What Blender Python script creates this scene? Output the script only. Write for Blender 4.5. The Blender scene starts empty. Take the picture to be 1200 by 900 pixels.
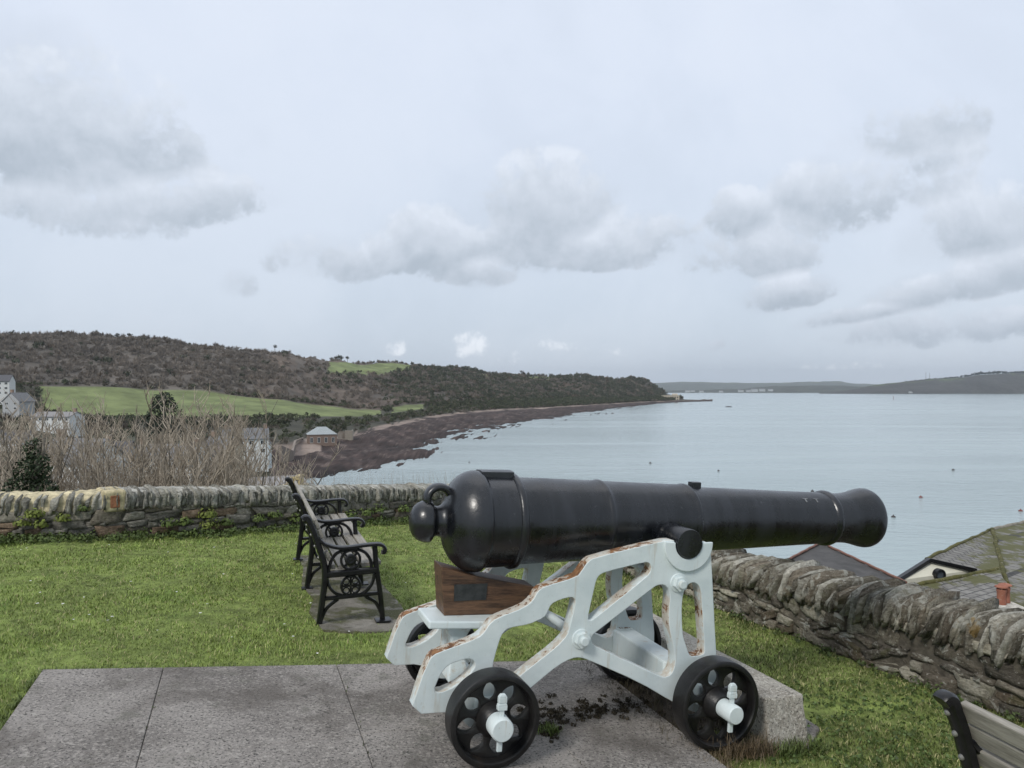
import bpy, bmesh, math, random
import numpy as np
from mathutils import Vector, Matrix
R = math.radians
rng = np.random.default_rng(7); random.seed(7)
SC = bpy.context.scene
COL = SC.collection

# ------------------------------------------------------------------ camera, world, sun, exposure
CAMH, FPX, CX, HY = 1.75, 900.0, 600.0, 456.0
cam = bpy.data.objects.new('camera', bpy.data.cameras.new('camera')); COL.objects.link(cam)
cam.location = (0, 0, CAMH); cam.rotation_euler = (R(90), 0, 0)
cam.data.sensor_width = 36; cam.data.lens = 27; cam.data.shift_y = 6/1200
cam.data.clip_start = 0.05; cam.data.clip_end = 60000
SC.camera = cam
SUN_EL, SUN_AZ = R(42), R(215)          # azimuth clockwise from +Y (behind the camera, to the left)
SC.view_settings.view_transform = 'Standard'; SC.view_settings.look = 'None'
SC.view_settings.exposure = 0.5; SC.view_settings.gamma = 1.0
SC.view_settings.use_curve_mapping = False
SC.cycles.volume_bounces = 0; SC.cycles.max_bounces = 8
SC.cycles.use_denoising = True

class NT:
    def __init__(s, tree): s.t = tree; s.t.nodes.clear()
    def n(s, typ, ins=None, **kw):
        nd = s.t.nodes.new(typ)
        for k, v in kw.items(): setattr(nd, k, v)
        for k, v in (ins or {}).items(): s.set(nd, k, v)
        return nd
    def set(s, nd, k, v):
        sock = nd.inputs[k]
        if isinstance(v, bpy.types.NodeSocket): s.t.links.new(v, sock)
        elif isinstance(v, bpy.types.Node): s.t.links.new(v.outputs[0], sock)
        else: sock.default_value = v
    def m(s, op, a, b=None, c=None, clamp=False):
        nd = s.t.nodes.new('ShaderNodeMath'); nd.operation = op; nd.use_clamp = clamp
        s.set(nd, 0, a)
        if b is not None: s.set(nd, 1, b)
        if c is not None: s.set(nd, 2, c)
        return nd.outputs[0]
    def mix(s, f, a, b, mode='MIX'):
        nd = s.t.nodes.new('ShaderNodeMix'); nd.data_type = 'RGBA'; nd.blend_type = mode
        s.set(nd, 0, f); s.set(nd, 6, a); s.set(nd, 7, b)
        return nd.outputs[2]
    def noise(s, vec, scale, detail=4, rough=.55, dist=0):
        nd = s.n('ShaderNodeTexNoise', {'Scale': scale, 'Detail': detail, 'Roughness': rough, 'Distortion': dist})
        if vec is not None: s.set(nd, 'Vector', vec)
        return nd.outputs[0]
    def ramp(s, f, lo, hi, smooth=True):
        nd = s.n('ShaderNodeMapRange', {'From Min': lo, 'From Max': hi}, interpolation_type='SMOOTHSTEP' if smooth else 'LINEAR')
        s.set(nd, 0, f); return nd.outputs[0]

def c4(c): return (c[0], c[1], c[2], 1.0)

world = bpy.data.worlds.new('World'); SC.world = world; world.use_nodes = True
W = NT(world.node_tree)
tc = W.n('ShaderNodeTexCoord'); dirv = tc.outputs['Generated']
sky = W.n('ShaderNodeTexSky', sky_type='NISHITA', sun_disc=False, sun_elevation=SUN_EL, sun_rotation=SUN_AZ, air_density=1.0, dust_density=2.0)
sep = W.n('ShaderNodeSeparateXYZ', {'Vector': dirv})
X, Y, Z = sep.outputs
az = W.m('ARCTAN2', X, Y); el = W.m('ARCSINE', Z)
# a thin overcast veil, brighter overhead than near the horizon, over the blue of the sky model
wob = W.noise(dirv, 2.6, 7, .62, .3)
veil = W.mix(W.ramp(el, 0.0, .45), (5.75, 6.5, 7.5, 1), (7.0, 7.65, 8.8, 1))
veil = W.mix(W.m('MULTIPLY', W.ramp(wob, .40, .62), .30), veil, (7.9, 8.4, 9.3, 1))
veil = W.mix(W.m('MULTIPLY', W.ramp(wob, .50, .32), .22), veil, (5.7, 6.3, 7.2, 1))
veil = W.mix(W.ramp(el, .5, 1.5), veil, (14.0, 14.2, 14.8, 1))          # an overcast sky is brightest overhead
skycol = W.mix(.9, sky.outputs[0], veil)
# cloud patches: soft ellipses in azimuth and elevation, broken up by fractal noise
def azel(px, py): return math.atan2(px-CX, FPX), math.atan2(HY-py, math.hypot(FPX, px-CX))
clouds = [(60,150,120,75,1.0,0),(150,170,75,55,.95,0),(45,95,90,50,.9,0),(190,245,110,28,.75,.2),(60,245,90,25,.5,0),(290,165,40,22,.35,.3),(140,265,60,18,.6,0),
          (385,308,62,28,.75,0),(280,335,20,16,.5,0),(520,290,70,42,.85,0),(640,258,85,62,.95,0),(620,200,24,30,.5,0),(735,285,70,32,.8,0),(560,322,40,18,.7,0),(800,285,40,25,.45,0),
          (870,260,40,32,.8,0),(905,300,50,36,.8,0),(985,235,75,42,.9,0),(1050,165,60,30,.65,0),(1110,150,35,40,.55,0),(1105,230,60,25,.6,0),
          (922,348,46,19,1.0,.15),(1160,270,75,42,1.0,.1),(1130,335,95,22,1.0,.22),(1010,370,65,10,.85,.14),(1090,388,90,20,.75,.05),(840,405,20,8,.45,.3),(455,300,45,25,.6,0),(690,295,60,26,.8,0),(590,285,50,40,.7,0),(835,300,50,28,.5,0),(945,265,45,32,.6,.2),(1080,200,60,26,.45,.1),(1160,310,60,24,.7,.25),(230,225,60,30,.45,.2),(110,210,90,35,.6,0),(1190,240,50,22,.7,0)]
cl = None; cl_up = None
detail = W.noise(dirv, 9.0, 8, .62, .2)
big = W.noise(dirv, 26.0, 5, .6, .3)
d2 = W.m('ADD', W.m('MULTIPLY', detail, .62), W.m('MULTIPLY', big, .38))
for (px, py, rx, ry, st, tilt) in clouds:
    a0, e0 = azel(px, py); ra, re = rx/FPX*1.32, ry/FPX*1.4
    da = W.m('SUBTRACT', az, a0); de = W.m('SUBTRACT', el, e0)
    ct, sn = math.cos(tilt), math.sin(tilt)
    u = W.m('ADD', W.m('MULTIPLY', da, ct/ra), W.m('MULTIPLY', de, sn/ra))
    v = W.m('ADD', W.m('MULTIPLY', da, -sn/re), W.m('MULTIPLY', de, ct/re))
    uu = W.m('MULTIPLY', u, u); vd = W.m('MAXIMUM', v, W.m('MULTIPLY', v, -1.35))       # flatter underneath
    b = W.m('MULTIPLY', W.m('SUBTRACT', 1.0, W.m('ADD', uu, W.m('MULTIPLY', vd, vd)), clamp=True), st)
    v2 = W.m('SUBTRACT', v, .38); b2 = W.m('MULTIPLY', W.m('SUBTRACT', 1.0, W.m('ADD', uu, W.m('MULTIPLY', v2, v2)), clamp=True), st)
    cl = b if cl is None else W.m('MAXIMUM', cl, b); cl_up = b2 if cl_up is None else W.m('MAXIMUM', cl_up, b2)
# the rest of the sky dome gets loose clouds of the same kind
away = W.m('MULTIPLY', W.ramp(W.m('ABSOLUTE', az), .75, 1.1), .55)
cl = W.m('MAXIMUM', cl, away)
upv = W.n('ShaderNodeVectorMath', {0: dirv, 1: (0, 0, .022)}, operation='ADD').outputs[0]
d_up = W.noise(upv, 9.0, 8, .62, .2)
fine = W.noise(dirv, 70.0, 6, .65)
clp = W.m('POWER', cl, .55)
edge = W.m('ADD', W.m('MULTIPLY', clp, .95), W.m('ADD', W.m('MULTIPLY', W.m('SUBTRACT', d2, .5), 3.1), W.m('MULTIPLY', W.m('SUBTRACT', fine, .5), .60)))
dens = W.m('MULTIPLY', W.ramp(edge, .40, .74), W.ramp(cl, .0, .2))
lit = W.m('ADD', .5, W.m('MULTIPLY', W.m('SUBTRACT', detail, d_up), 3.2), clamp=True)
soft = W.m('MULTIPLY', W.ramp(W.m('ADD', W.m('MULTIPLY', clp, .8), W.m('MULTIPLY', W.m('SUBTRACT', W.noise(dirv, 5.0, 6, .6), .5), 1.6)), .25, .95), .4)
skycol = W.mix(soft, skycol, (4.9, 5.4, 6.15, 1))
shade = W.m('ADD', W.m('ADD', .52, W.m('MULTIPLY', W.m('SUBTRACT', cl, cl_up), 1.15)), W.m('MULTIPLY', W.m('SUBTRACT', lit, .5), -.55), clamp=True)
ccol = W.mix(shade, (7.0, 7.55, 8.45, 1), (4.0, 4.6, 5.35, 1))
col = W.mix(W.m('MULTIPLY', dens, .92), skycol, ccol)
# small bright cumulus tops low over the headland
wc = None
for (px, py, rx, ry, st) in [(550,404,24,17,1.0),(465,407,15,10,.8),(598,419,16,9,.7),(655,405,38,9,.5),(985,429,60,5,.5),(720,412,25,6,.35)]:
    a0, e0 = azel(px, py)
    u = W.m('MULTIPLY', W.m('SUBTRACT', az, a0), FPX/rx/1.15); v = W.m('MULTIPLY', W.m('SUBTRACT', el, e0), FPX/ry/1.15)
    b = W.m('MULTIPLY', W.m('SUBTRACT', 1.0, W.m('ADD', W.m('MULTIPLY', u, u), W.m('MULTIPLY', v, v)), clamp=True), st)
    wc = b if wc is None else W.m('MAXIMUM', wc, b)
wd = W.ramp(W.m('ADD', W.m('MULTIPLY', wc, .6), W.m('MULTIPLY', W.m('SUBTRACT', W.noise(dirv, 60, 6, .6), .5), 2.0)), .12, .75)
col = W.mix(W.m('MULTIPLY', W.m('MULTIPLY', wd, W.ramp(wc, 0, .35)), .9), col, (8.8, 9.2, 9.8, 1))
bg = W.n('ShaderNodeBackground', {'Color': col, 'Strength': 0.081})
W.n('ShaderNodeOutputWorld', {'Surface': bg})

sun = bpy.data.objects.new('sun', bpy.data.lights.new('sun', 'SUN')); COL.objects.link(sun)
sun.data.energy = 1.4; sun.data.angle = R(14); sun.data.color = (1, .96, .9)
sdir = Vector((math.sin(SUN_AZ)*math.cos(SUN_EL), math.cos(SUN_AZ)*math.cos(SUN_EL), math.sin(SUN_EL)))
sun.rotation_euler = sdir.to_track_quat('Z', 'Y').to_euler()

# ------------------------------------------------------------------ helpers
def tag(o, label=None, cat=None, group=None, kind=None):
    if label: o['label'] = label
    if cat: o['category'] = cat
    if group: o['group'] = group
    if kind: o['kind'] = kind
    return o
def link(name, me, mats=(), parent=None, smooth=False):
    o = bpy.data.objects.new(name, me); COL.objects.link(o)
    for m in (mats if isinstance(mats, (list, tuple)) else [mats]): me.materials.append(m)
    if smooth and len(me.polygons): me.polygons.foreach_set('use_smooth', np.ones(len(me.polygons), dtype=bool))
    if parent is not None: o.parent = parent
    return o
def empty(name, loc=(0,0,0), rz=0):
    o = bpy.data.objects.new(name, None); COL.objects.link(o); o.location = loc; o.rotation_euler = (0,0,rz)
    o.empty_display_size = .1
    return o
def npmesh(name, V, F, col=None, mi=None):
    """V (n,3); F (m,k) one face size; col (n,3)"""
    V = np.asarray(V, dtype=np.float32); F = np.asarray(F, dtype=np.int32)
    me = bpy.data.meshes.new(name); k = F.shape[1]
    me.vertices.add(len(V)); me.vertices.foreach_set('co', V.ravel())
    me.loops.add(F.size); me.loops.foreach_set('vertex_index', F.ravel())
    me.polygons.add(len(F)); me.polygons.foreach_set('loop_start', np.arange(0, F.size, k, dtype=np.int32))
    me.polygons.foreach_set('loop_total', np.full(len(F), k, dtype=np.int32))
    if mi is not None: me.polygons.foreach_set('material_index', np.asarray(mi, dtype=np.int32))
    if col is not None:
        a = me.attributes.new('col', 'FLOAT_COLOR', 'POINT')
        c = np.ones((len(V), 4), dtype=np.float32); c[:, :3] = col; a.data.foreach_set('color', c.ravel())
    me.update(calc_edges=True); me.validate()
    return me
class Geo:
    """collects quads / tris with optional colours into one mesh (tris stored as degenerate-free separate lists)"""
    def __init__(s): s.V = []; s.Q = []; s.C = []; s.n = 0
    def add(s, V, F, c=None):
        V = np.asarray(V, dtype=np.float64); s.V.append(V)
        s.Q += [[i+s.n for i in f] for f in F]; s.n += len(V)
        c = (1,1,1) if c is None else c
        s.C.append(np.broadcast_to(np.asarray(c, dtype=np.float64), (len(V), 3)))
    def mesh(s, name):
        me = bpy.data.meshes.new(name); V = np.concatenate(s.V)
        me.from_pydata(V.tolist(), [], s.Q)
        a = me.attributes.new('col', 'FLOAT_COLOR', 'POINT')
        c = np.ones((len(V), 4), dtype=np.float32); c[:, :3] = np.concatenate(s.C); a.data.foreach_set('color', c.ravel())
        bm = bmesh.new(); bm.from_mesh(me); bmesh.ops.recalc_face_normals(bm, faces=bm.faces); bm.to_mesh(me); bm.free()
        return me
    def box(s, lo, hi, c=None, M=None):
        x0,y0,z0 = lo; x1,y1,z1 = hi
        V = np.array([(x0,y0,z0),(x1,y0,z0),(x1,y1,z0),(x0,y1,z0),(x0,y0,z1),(x1,y0,z1),(x1,y1,z1),(x0,y1,z1)], dtype=float)
        if M is not None: V = V @ np.array(M.to_3x3()).T + np.array(M.translation)
        s.add(V, [(0,3,2,1),(4,5,6,7),(0,1,5,4),(1,2,6,5),(2,3,7,6),(3,0,4,7)], c)
    def tube(s, P, rad, k=8, c=None, cap=True):
        P = np.asarray(P, dtype=float); n = len(P); rad = np.broadcast_to(rad, (n,))
        T = np.gradient(P, axis=0); T /= np.linalg.norm(T, axis=1, keepdims=True)+1e-12
        up = np.array((0,0,1.)) if abs(T[0,2]) < .9 else np.array((1.,0,0))
        u = np.cross(up, T[0]); u /= np.linalg.norm(u); V = []
        a = np.arange(k)*2*np.pi/k
        for i in range(n):
            u = u-T[i]*np.dot(u, T[i]); u /= np.linalg.norm(u); v = np.cross(T[i], u)
            V.append(P[i]+rad[i]*(np.cos(a)[:,None]*u+np.sin(a)[:,None]*v))
        F = [(i*k+j, i*k+(j+1)%k, (i+1)*k+(j+1)%k, (i+1)*k+j) for i in range(n-1) for j in range(k)]
        if cap: F += [tuple(range(k))[::-1], tuple((n-1)*k+j for j in range(k))]
        s.add(np.concatenate(V), F, c)
    def bar(s, P2, w, d, off=0, y0=0, c=None):
        """flat cast bar: path P2 in the local x-z plane, width w in the plane, thickness d along y, rounded section"""
        P = np.array(P2, dtype=float)
        n = len(P); w = np.broadcast_to(w, (n,))
        T = np.gradient(P, axis=0); T /= np.linalg.norm(T, axis=1, keepdims=True)+1e-12
        N = np.stack([-T[:,1], T[:,0]], 1)
        sec = [(-1,-.55),(-.6,-1),(.6,-1),(1,-.55),(1,.55),(.6,1),(-.6,1),(-1,.55)]; k = 8; V = []
        for i in range(n):
            for (a, b) in sec:
                q = P[i]+N[i]*a*w[i]/2; V.append((q[0], y0+b*d/2, q[1]))
        F = [(i*k+j, i*k+(j+1)%k, (i+1)*k+(j+1)%k, (i+1)*k+j) for i in range(n-1) for j in range(k)]
        F += [tuple(range(k))[::-1], tuple((n-1)*k+j for j in range(k))]
        s.add(V, F, c)
def lathe(profile, axis='x', k=64, origin=(0,0,0), axdir=None):
    """profile (s, r) revolved about the axis direction from origin"""
    ax = Vector(axdir if axdir else {'x':(1,0,0),'y':(0,1,0),'z':(0,0,1)}[axis]).normalized()
    u = ax.orthogonal().normalized(); v = ax.cross(u); o = Vector(origin)
    V = []; F = []
    for (s_, r) in profile:
        for j in range(k):
            a = 2*math.pi*j/k; V.append(o+ax*s_+(u*math.cos(a)+v*math.sin(a))*max(r, 1e-4))
    for i in range(len(profile)-1):
        for j in range(k): F.append((i*k+j, i*k+(j+1)%k, (i+1)*k+(j+1)%k, (i+1)*k+j))
    F.append(tuple(range(k))[::-1]); F.append(tuple((len(profile)-1)*k+j for j in range(k)))
    return V, F
def smooth_by_angle(me, ang=35):
    bm = bmesh.new(); bm.from_mesh(me)
    for e in bm.edges:
        e.smooth = not (len(e.link_faces) == 2 and e.calc_face_angle(0) > R(ang))
    for f in bm.faces: f.smooth = True
    bm.to_mesh(me); bm.free()
def bevel(me, w=.006, seg=2, ang=30):
    bm = bmesh.new(); bm.from_mesh(me)
    es = [e for e in bm.edges if len(e.link_faces) == 2 and e.calc_face_angle(0) > R(ang)]
    bmesh.ops.bevel(bm, geom=es, offset=w, segments=seg, profile=.5, affect='EDGES', clamp_overlap=True)
    for f in bm.faces: f.smooth = False
    bm.to_mesh(me); bm.free()
def chaikin(P, q=.22, it=1):
    for _ in range(it):
        o = []
        for i in range(len(P)):
            a, b = Vector(P[i]), Vector(P[(i+1) % len(P)])
            o += [tuple(a.lerp(b, q)), tuple(a.lerp(b, 1-q))]
        P = o
    return P
def extrude_shape(polys, depth, bev=.006):
    """closed outline with holes, in (f, n), extruded along l about 0; bevelled rim"""
    cu = bpy.data.curves.new('outline', 'CURVE'); cu.dimensions = '2D'; cu.fill_mode = 'BOTH'
    cu.extrude = depth/2-bev; cu.bevel_depth = bev; cu.bevel_resolution = 1; cu.offset = -bev
    for P in polys:
        sp = cu.splines.new('POLY'); sp.points.add(len(P)-1); sp.use_cyclic_u = True
        for p, q in zip(sp.points, P): p.co = (q[0], q[1], 0, 1)
    ob = bpy.data.objects.new('outline', cu); COL.objects.link(ob)
    dg = bpy.context.evaluated_depsgraph_get(); dg.update()
    me = bpy.data.meshes.new_from_object(ob.evaluated_get(dg))
    bpy.data.objects.remove(ob); bpy.data.curves.remove(cu)
    bm = bmesh.new(); bm.from_mesh(me); bmesh.ops.remove_doubles(bm, verts=bm.verts, dist=1e-5)
    for v in bm.verts: v.co = (v.co.x, v.co.z, v.co.y)
    bmesh.ops.recalc_face_normals(bm, faces=bm.faces)
    for f in bm.faces: f.material_index = 0 if abs(f.normal.y) > .8 else 1
    bm.to_mesh(me); bm.free()
    return me
def copy_tree(o, parent=None):
    c = o.copy(); COL.objects.link(c)
    if parent is not None: c.parent = parent
    for ch in list(o.children): copy_tree(ch, c)
    return c
def vnoise(x, y, seed=0, octv=4, f=1.0):
    """cheap smooth pseudo-noise in about [-1, 1]"""
    r = np.random.default_rng(seed); v = np.zeros(np.broadcast(x, y).shape); a = 1; t = 0
    for o in range(octv):
        for _ in range(3):
            th = r.uniform(0, 6.28); k = f*r.uniform(.7, 1.4); ph = r.uniform(0, 6.28)
            v += a*np.sin((x*np.cos(th)+y*np.sin(th))*k*6.28+ph+1.5*np.sin((x*np.sin(th)-y*np.cos(th))*k*3.1+ph*2)); t += a
        a *= .55; f *= 2.1
    return v/t*1.6

# ------------------------------------------------------------------ materials
def base_mat(name):
    m = bpy.data.materials.new(name); m.use_nodes = True; t = NT(m.node_tree)
    p = t.n('ShaderNodeBsdfPrincipled'); t.n('ShaderNodeOutputMaterial', {'Surface': p})
    tcn = t.n('ShaderNodeTexCoord')
    return m, t, p, tcn.outputs['Object']
def bump(t, p, h, strength=.4, dist=.01):
    b = t.n('ShaderNodeBump', {'Height': h, 'Strength': strength, 'Distance': dist}); t.set(p, 'Normal', b)
def mottled(name, c1, c2, scale=8, rough=.7, bs=0, bscale=60, bdist=.004, metallic=0, spots=None, attr=False, rvar=0.1, spec=.5):
    m, t, p, v = base_mat(name)
    n1 = t.noise(v, scale, 6, .62)
    c = t.mix(t.ramp(n1, .32, .68), c4(c1), c4(c2))
    for (sc, lo, hi, col_, amt) in (spots or []):
        c = t.mix(t.m('MULTIPLY', t.ramp(t.noise(v, sc, 5, .6, .3), lo, hi), amt), c, c4(col_))
    if attr:
        a = t.n('ShaderNodeAttribute', attribute_name='col'); c = t.mix(1.0, c, a.outputs['Color'], 'MULTIPLY')
    t.set(p, 'Base Color', c); t.set(p, 'Metallic', metallic); t.set(p, 'Specular IOR Level', spec)
    t.set(p, 'Roughness', t.m('ADD', rough-rvar/2, t.m('MULTIPLY', t.noise(v, scale*2.3, 4), rvar)))
    if bs: bump(t, p, t.noise(v, bscale, 6, .65), bs, bdist)
    return m
M = {}
# black gloss paint of the barrel: faint streaks down the sides, brush marks
m, t, p, v = base_mat('black_gun_paint')
st = t.n('ShaderNodeMapping', {'Vector': v, 'Scale': (5, 1.0, 1.0)})
ns = t.noise(st.outputs[0], 2.0, 5, .6, .5); pt = t.noise(v, 7, 6, .65)
t.set(p, 'Base Color', t.mix(t.ramp(ns, .35, .75), (.0015,.002,.003,1), (.013,.0145,.019,1)))
t.set(p, 'Roughness', t.m('ADD', .08, t.m('ADD', t.m('MULTIPLY', ns, .28), t.m('MULTIPLY', t.ramp(pt, .3, .7), .14)))); t.set(p, 'Specular IOR Level', .75)
sc_ = t.m('MULTIPLY', t.ramp(t.noise(v, 19, 7, .74, .8), .64, .70), .55)
bc_ = p.inputs['Base Color'].links[0].from_socket; t.set(p, 'Base Color', t.mix(sc_, bc_, (.075,.078,.085,1)))
bump(t, p, t.m('ADD', t.noise(v, 55, 5), t.m('MULTIPLY', pt, 2.2)), .2, .004); M['gun'] = m
M['black_iron'] = mottled('black_iron_paint', (.004,.004,.005), (.010,.010,.011), 14, .34, .35, 90, .003, spec=.5)
M['wheel_black'] = mottled('worn_black_iron', (.005,.005,.0055), (.016,.015,.0145), 10, .40, .4, 70, .003, spots=[(5,.6,.8,(.05,.035,.026),.6)])
# white carriage paint, clean faces
def white_paint(name, rust):
    m, t, p, v = base_mat(name)
    c = t.mix(t.ramp(t.noise(v, 6, 5), .3, .7), (.58,.655,.66,1), (.69,.755,.75,1))
    c = t.mix(t.m('MULTIPLY', t.ramp(t.noise(v, 22, 6, .7), .62, .78), .5), c, (.42,.40,.33,1))           # grime
    c = t.mix(t.m('MULTIPLY', t.ramp(t.noise(v, 90, 3, .7), .66, .74), .55), c, (.33,.28,.2,1))          # chips
    geo = t.n('ShaderNodeNewGeometry'); nz = t.n('ShaderNodeSeparateXYZ', {'Vector': geo.outputs['Normal']}).outputs[2]
    r1 = t.noise(v, 3.1, 4, .55, .5); r2 = t.noise(v, 28, 7, .72, .4)
    if rust:   # ledges that hold water rust through in long patches
        k = t.m('ADD', t.m('MULTIPLY', r1, .85), t.m('ADD', t.m('MULTIPLY', r2, .66), t.m('MULTIPLY', t.m('MAXIMUM', nz, -.2), .05))); mask = t.ramp(k, .855, .895)
        c = t.mix(t.m('MULTIPLY', t.ramp(k, .68, .82), .55), c, (.46,.33,.20,1))
    else:
        k = t.m('ADD', t.m('MULTIPLY', r1, .8), t.m('MULTIPLY', r2, .45)); mask = t.m('MULTIPLY', t.ramp(k, .83, .88), .8)
        dr_ = t.n('ShaderNodeMapping', {'Vector': v, 'Scale': (9, 9, .9)}).outputs[0]
        c = t.mix(t.m('MULTIPLY', t.ramp(t.noise(dr_, 2.2, 5, .65), .56, .72), .5), c, (.44,.38,.28,1))
    rc = t.mix(t.ramp(t.noise(v, 35, 5, .7), .35, .65), (.10,.045,.022,1), (.28,.14,.058,1))
    t.set(p, 'Base Color', t.mix(mask, c, rc))
    t.set(p, 'Roughness', t.m('ADD', .42, t.m('MULTIPLY', mask, .4)))
    bump(t, p, t.m('ADD', t.noise(v, 45, 5), t.m('MULTIPLY', mask, .7)), .25, .004)
    return m
M['white'] = white_paint('white_carriage_paint', False); M['white_rust'] = white_paint('white_paint_rusting_edges', True)
# oak wedge
def wood(name, a, b, axis=(1.2, 14, 14), rough=.6, sc=3.0):
    m, t, p, v = base_mat(name)
    mp = t.n('ShaderNodeMapping', {'Vector': v, 'Scale': axis}).outputs[0]
    g = t.noise(mp, sc, 7, .65, .6); f = t.noise(mp, sc*7, 4, .6)
    c = t.mix(t.ramp(t.m('ADD', t.m('MULTIPLY', g, .7), t.m('MULTIPLY', f, .3)), .32, .68), c4(a), c4(b))
    t.set(p, 'Base Color', c); t.set(p, 'Roughness', rough); bump(t, p, t.m('ADD', f, g), .4, .004)
    return m
M['oak'] = wood('weathered_oak', (.030,.016,.010), (.165,.088,.047), (1.3, 10, 10), .55)
M['plank'] = wood('silvered_planks', (.17,.155,.13), (.37,.345,.30), (14, 1.0, 14), .75)
M['plaque'] = mottled('dark_bronze_plaque', (.030,.033,.034), (.052,.055,.055), 30, .5, .2, 120, .001, metallic=.3)
M['granite'] = mottled('granite', (.20,.185,.165), (.34,.325,.30), 9, .85, .8, 90, .006,
    spots=[(130,.55,.66,(.50,.49,.46),.75),(160,.58,.68,(.04,.04,.038),.8),(2.2,.55,.8,(.14,.125,.10),.6)])
M['granite_pale'] = mottled('rough_granite_kerb', (.27,.245,.205), (.42,.395,.345), 7, .85, 1.0, 60, .01,
    spots=[(65,.52,.62,(.60,.57,.50),.75),(85,.55,.64,(.05,.048,.042),.85),(3,.55,.75,(.18,.165,.12),.6)])
M['slab'] = mottled('old_granite_paving', (.18,.163,.148), (.30,.275,.252), 2.2, .88, 1.0, 60, .010,
    spots=[(58,.50,.60,(.38,.35,.315),.75),(80,.54,.63,(.022,.020,.018),.85),(22,.60,.68,(.44,.41,.37),.6),(1.5,.48,.68,(.085,.072,.060),.7),(5,.56,.70,(.10,.10,.075),.45),(14,.63,.70,(.05,.046,.038),.7),(34,.62,.70,(.06,.055,.045),.6)])
M['concrete'] = mottled('mossy_concrete', (.13,.118,.095), (.25,.23,.195), 4, .9, .9, 40, .012,
    spots=[(2.6,.42,.54,(.070,.072,.022),.92),(7,.55,.66,(.34,.32,.28),.5),(9,.57,.7,(.045,.04,.03),.7),(60,.56,.7,(.30,.28,.25),.5),(90,.58,.7,(.04,.04,.035),.6)])
# stone walls: per-stone colour from the mesh, lichen, moss and grain on top
def stone_mat(name, lichen=.55, moss=.4, lo=.6):
    m, t, p, v = base_mat(name)
    a = t.n('ShaderNodeAttribute', attribute_name='col').outputs['Color']
    lam = t.n('ShaderNodeMapping', {'Vector': v, 'Scale': (3, 3, 14)}).outputs[0]
    g = t.noise(lam, 6, 6, .7, .5); gg = t.noise(v, 38, 7, .72)
    c = t.mix(1.0, a, t.mix(t.ramp(t.m('ADD', t.m('MULTIPLY', g, .5), t.m('MULTIPLY', gg, .5)), .33, .68), (.45,.43,.40,1), (1.45,1.45,1.42,1)), 'MULTIPLY')
    l1 = t.m('MULTIPLY', t.ramp(t.noise(v, 7.5, 6, .68, .6), lo, lo+.09), lichen)
    c = t.mix(l1, c, (.36,.355,.31,1))
    c = t.mix(t.m('MULTIPLY', t.ramp(t.noise(v, 45, 4, .7), .60, .68), lichen*.9), c, (.46,.45,.40,1))
    c = t.mix(t.m('MULTIPLY', t.ramp(t.noise(v, 4.1, 6, .65, .3), .56, .68), moss), c, (.075,.080,.025,1))
    c = t.mix(t.m('MULTIPLY', t.ramp(t.noise(v, 5.3, 3, .5), .70, .76), .6), c, (.30,.19,.05,1))
    t.set(p, 'Base Color', c); t.set(p, 'Roughness', .92); t.set(p, 'Specular IOR Level', .25)
    bump(t, p, t.m('ADD', g, t.m('ADD', gg, t.m('MULTIPLY', t.noise(v, 120, 4, .7), .4))), .9, .012)
    return m
M['stone'] = stone_mat('slate_rubble', .35, .35, .62); M['stone_cop'] = stone_mat('slate_coping_with_lichen', .9, .4, .52)
M['stone_dark'] = stone_mat('dark_rubble_in_lichen', .95, .42, .535)
def attr_mat(name, rough=.8, n=.35, scale=3., bs=0, bscale=1., bdist=.3, spec=.3):
    m, t, p, v = base_mat(name)
    a = t.n('ShaderNodeAttribute', attribute_name='col').outputs['Color']
    c = t.mix(1.0, a, t.mix(t.ramp(t.noise(v, scale, 6, .65), .3, .7), (1-n,1-n,1-n,1), (1+n,1+n,1+n,1)), 'MULTIPLY')
    t.set(p, 'Base Color', c); t.set(p, 'Roughness', rough); t.set(p, 'Specular IOR Level', spec)
    if bs: bump(t, p, t.noise(v, bscale, 6, .65), bs, bdist)
    return m
M['turf'] = attr_mat('turf', .95, .4, 9, .6, 40, .02)
M['land'] = attr_mat('land_cover', .95, .30, .05, .5, .15, 1.5)
M['leafy'] = attr_mat('leaves', .6, .25, 20, spec=.3); M['grassy'] = attr_mat('grass_blades', .55, .2, 6, spec=.35)
M['twig'] = mottled('bare_twigs', (.25,.21,.16), (.50,.43,.34), 5, .85); M['bark'] = mottled('bark', (.12,.105,.083), (.26,.23,.185), 15, .9, .6, 40, .01)
M['wood_far'] = attr_mat('far_trees', .95, .1, .02, spec=.1)
M['plain'] = attr_mat('painted_render', .8, .08, 2.)
M['roof'] = attr_mat('roofing', .75, .25, 4., .3, 8, .02)
M['glass'] = mottled('dark_glass', (.015,.02,.025), (.04,.05,.06), 3, .12)
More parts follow.
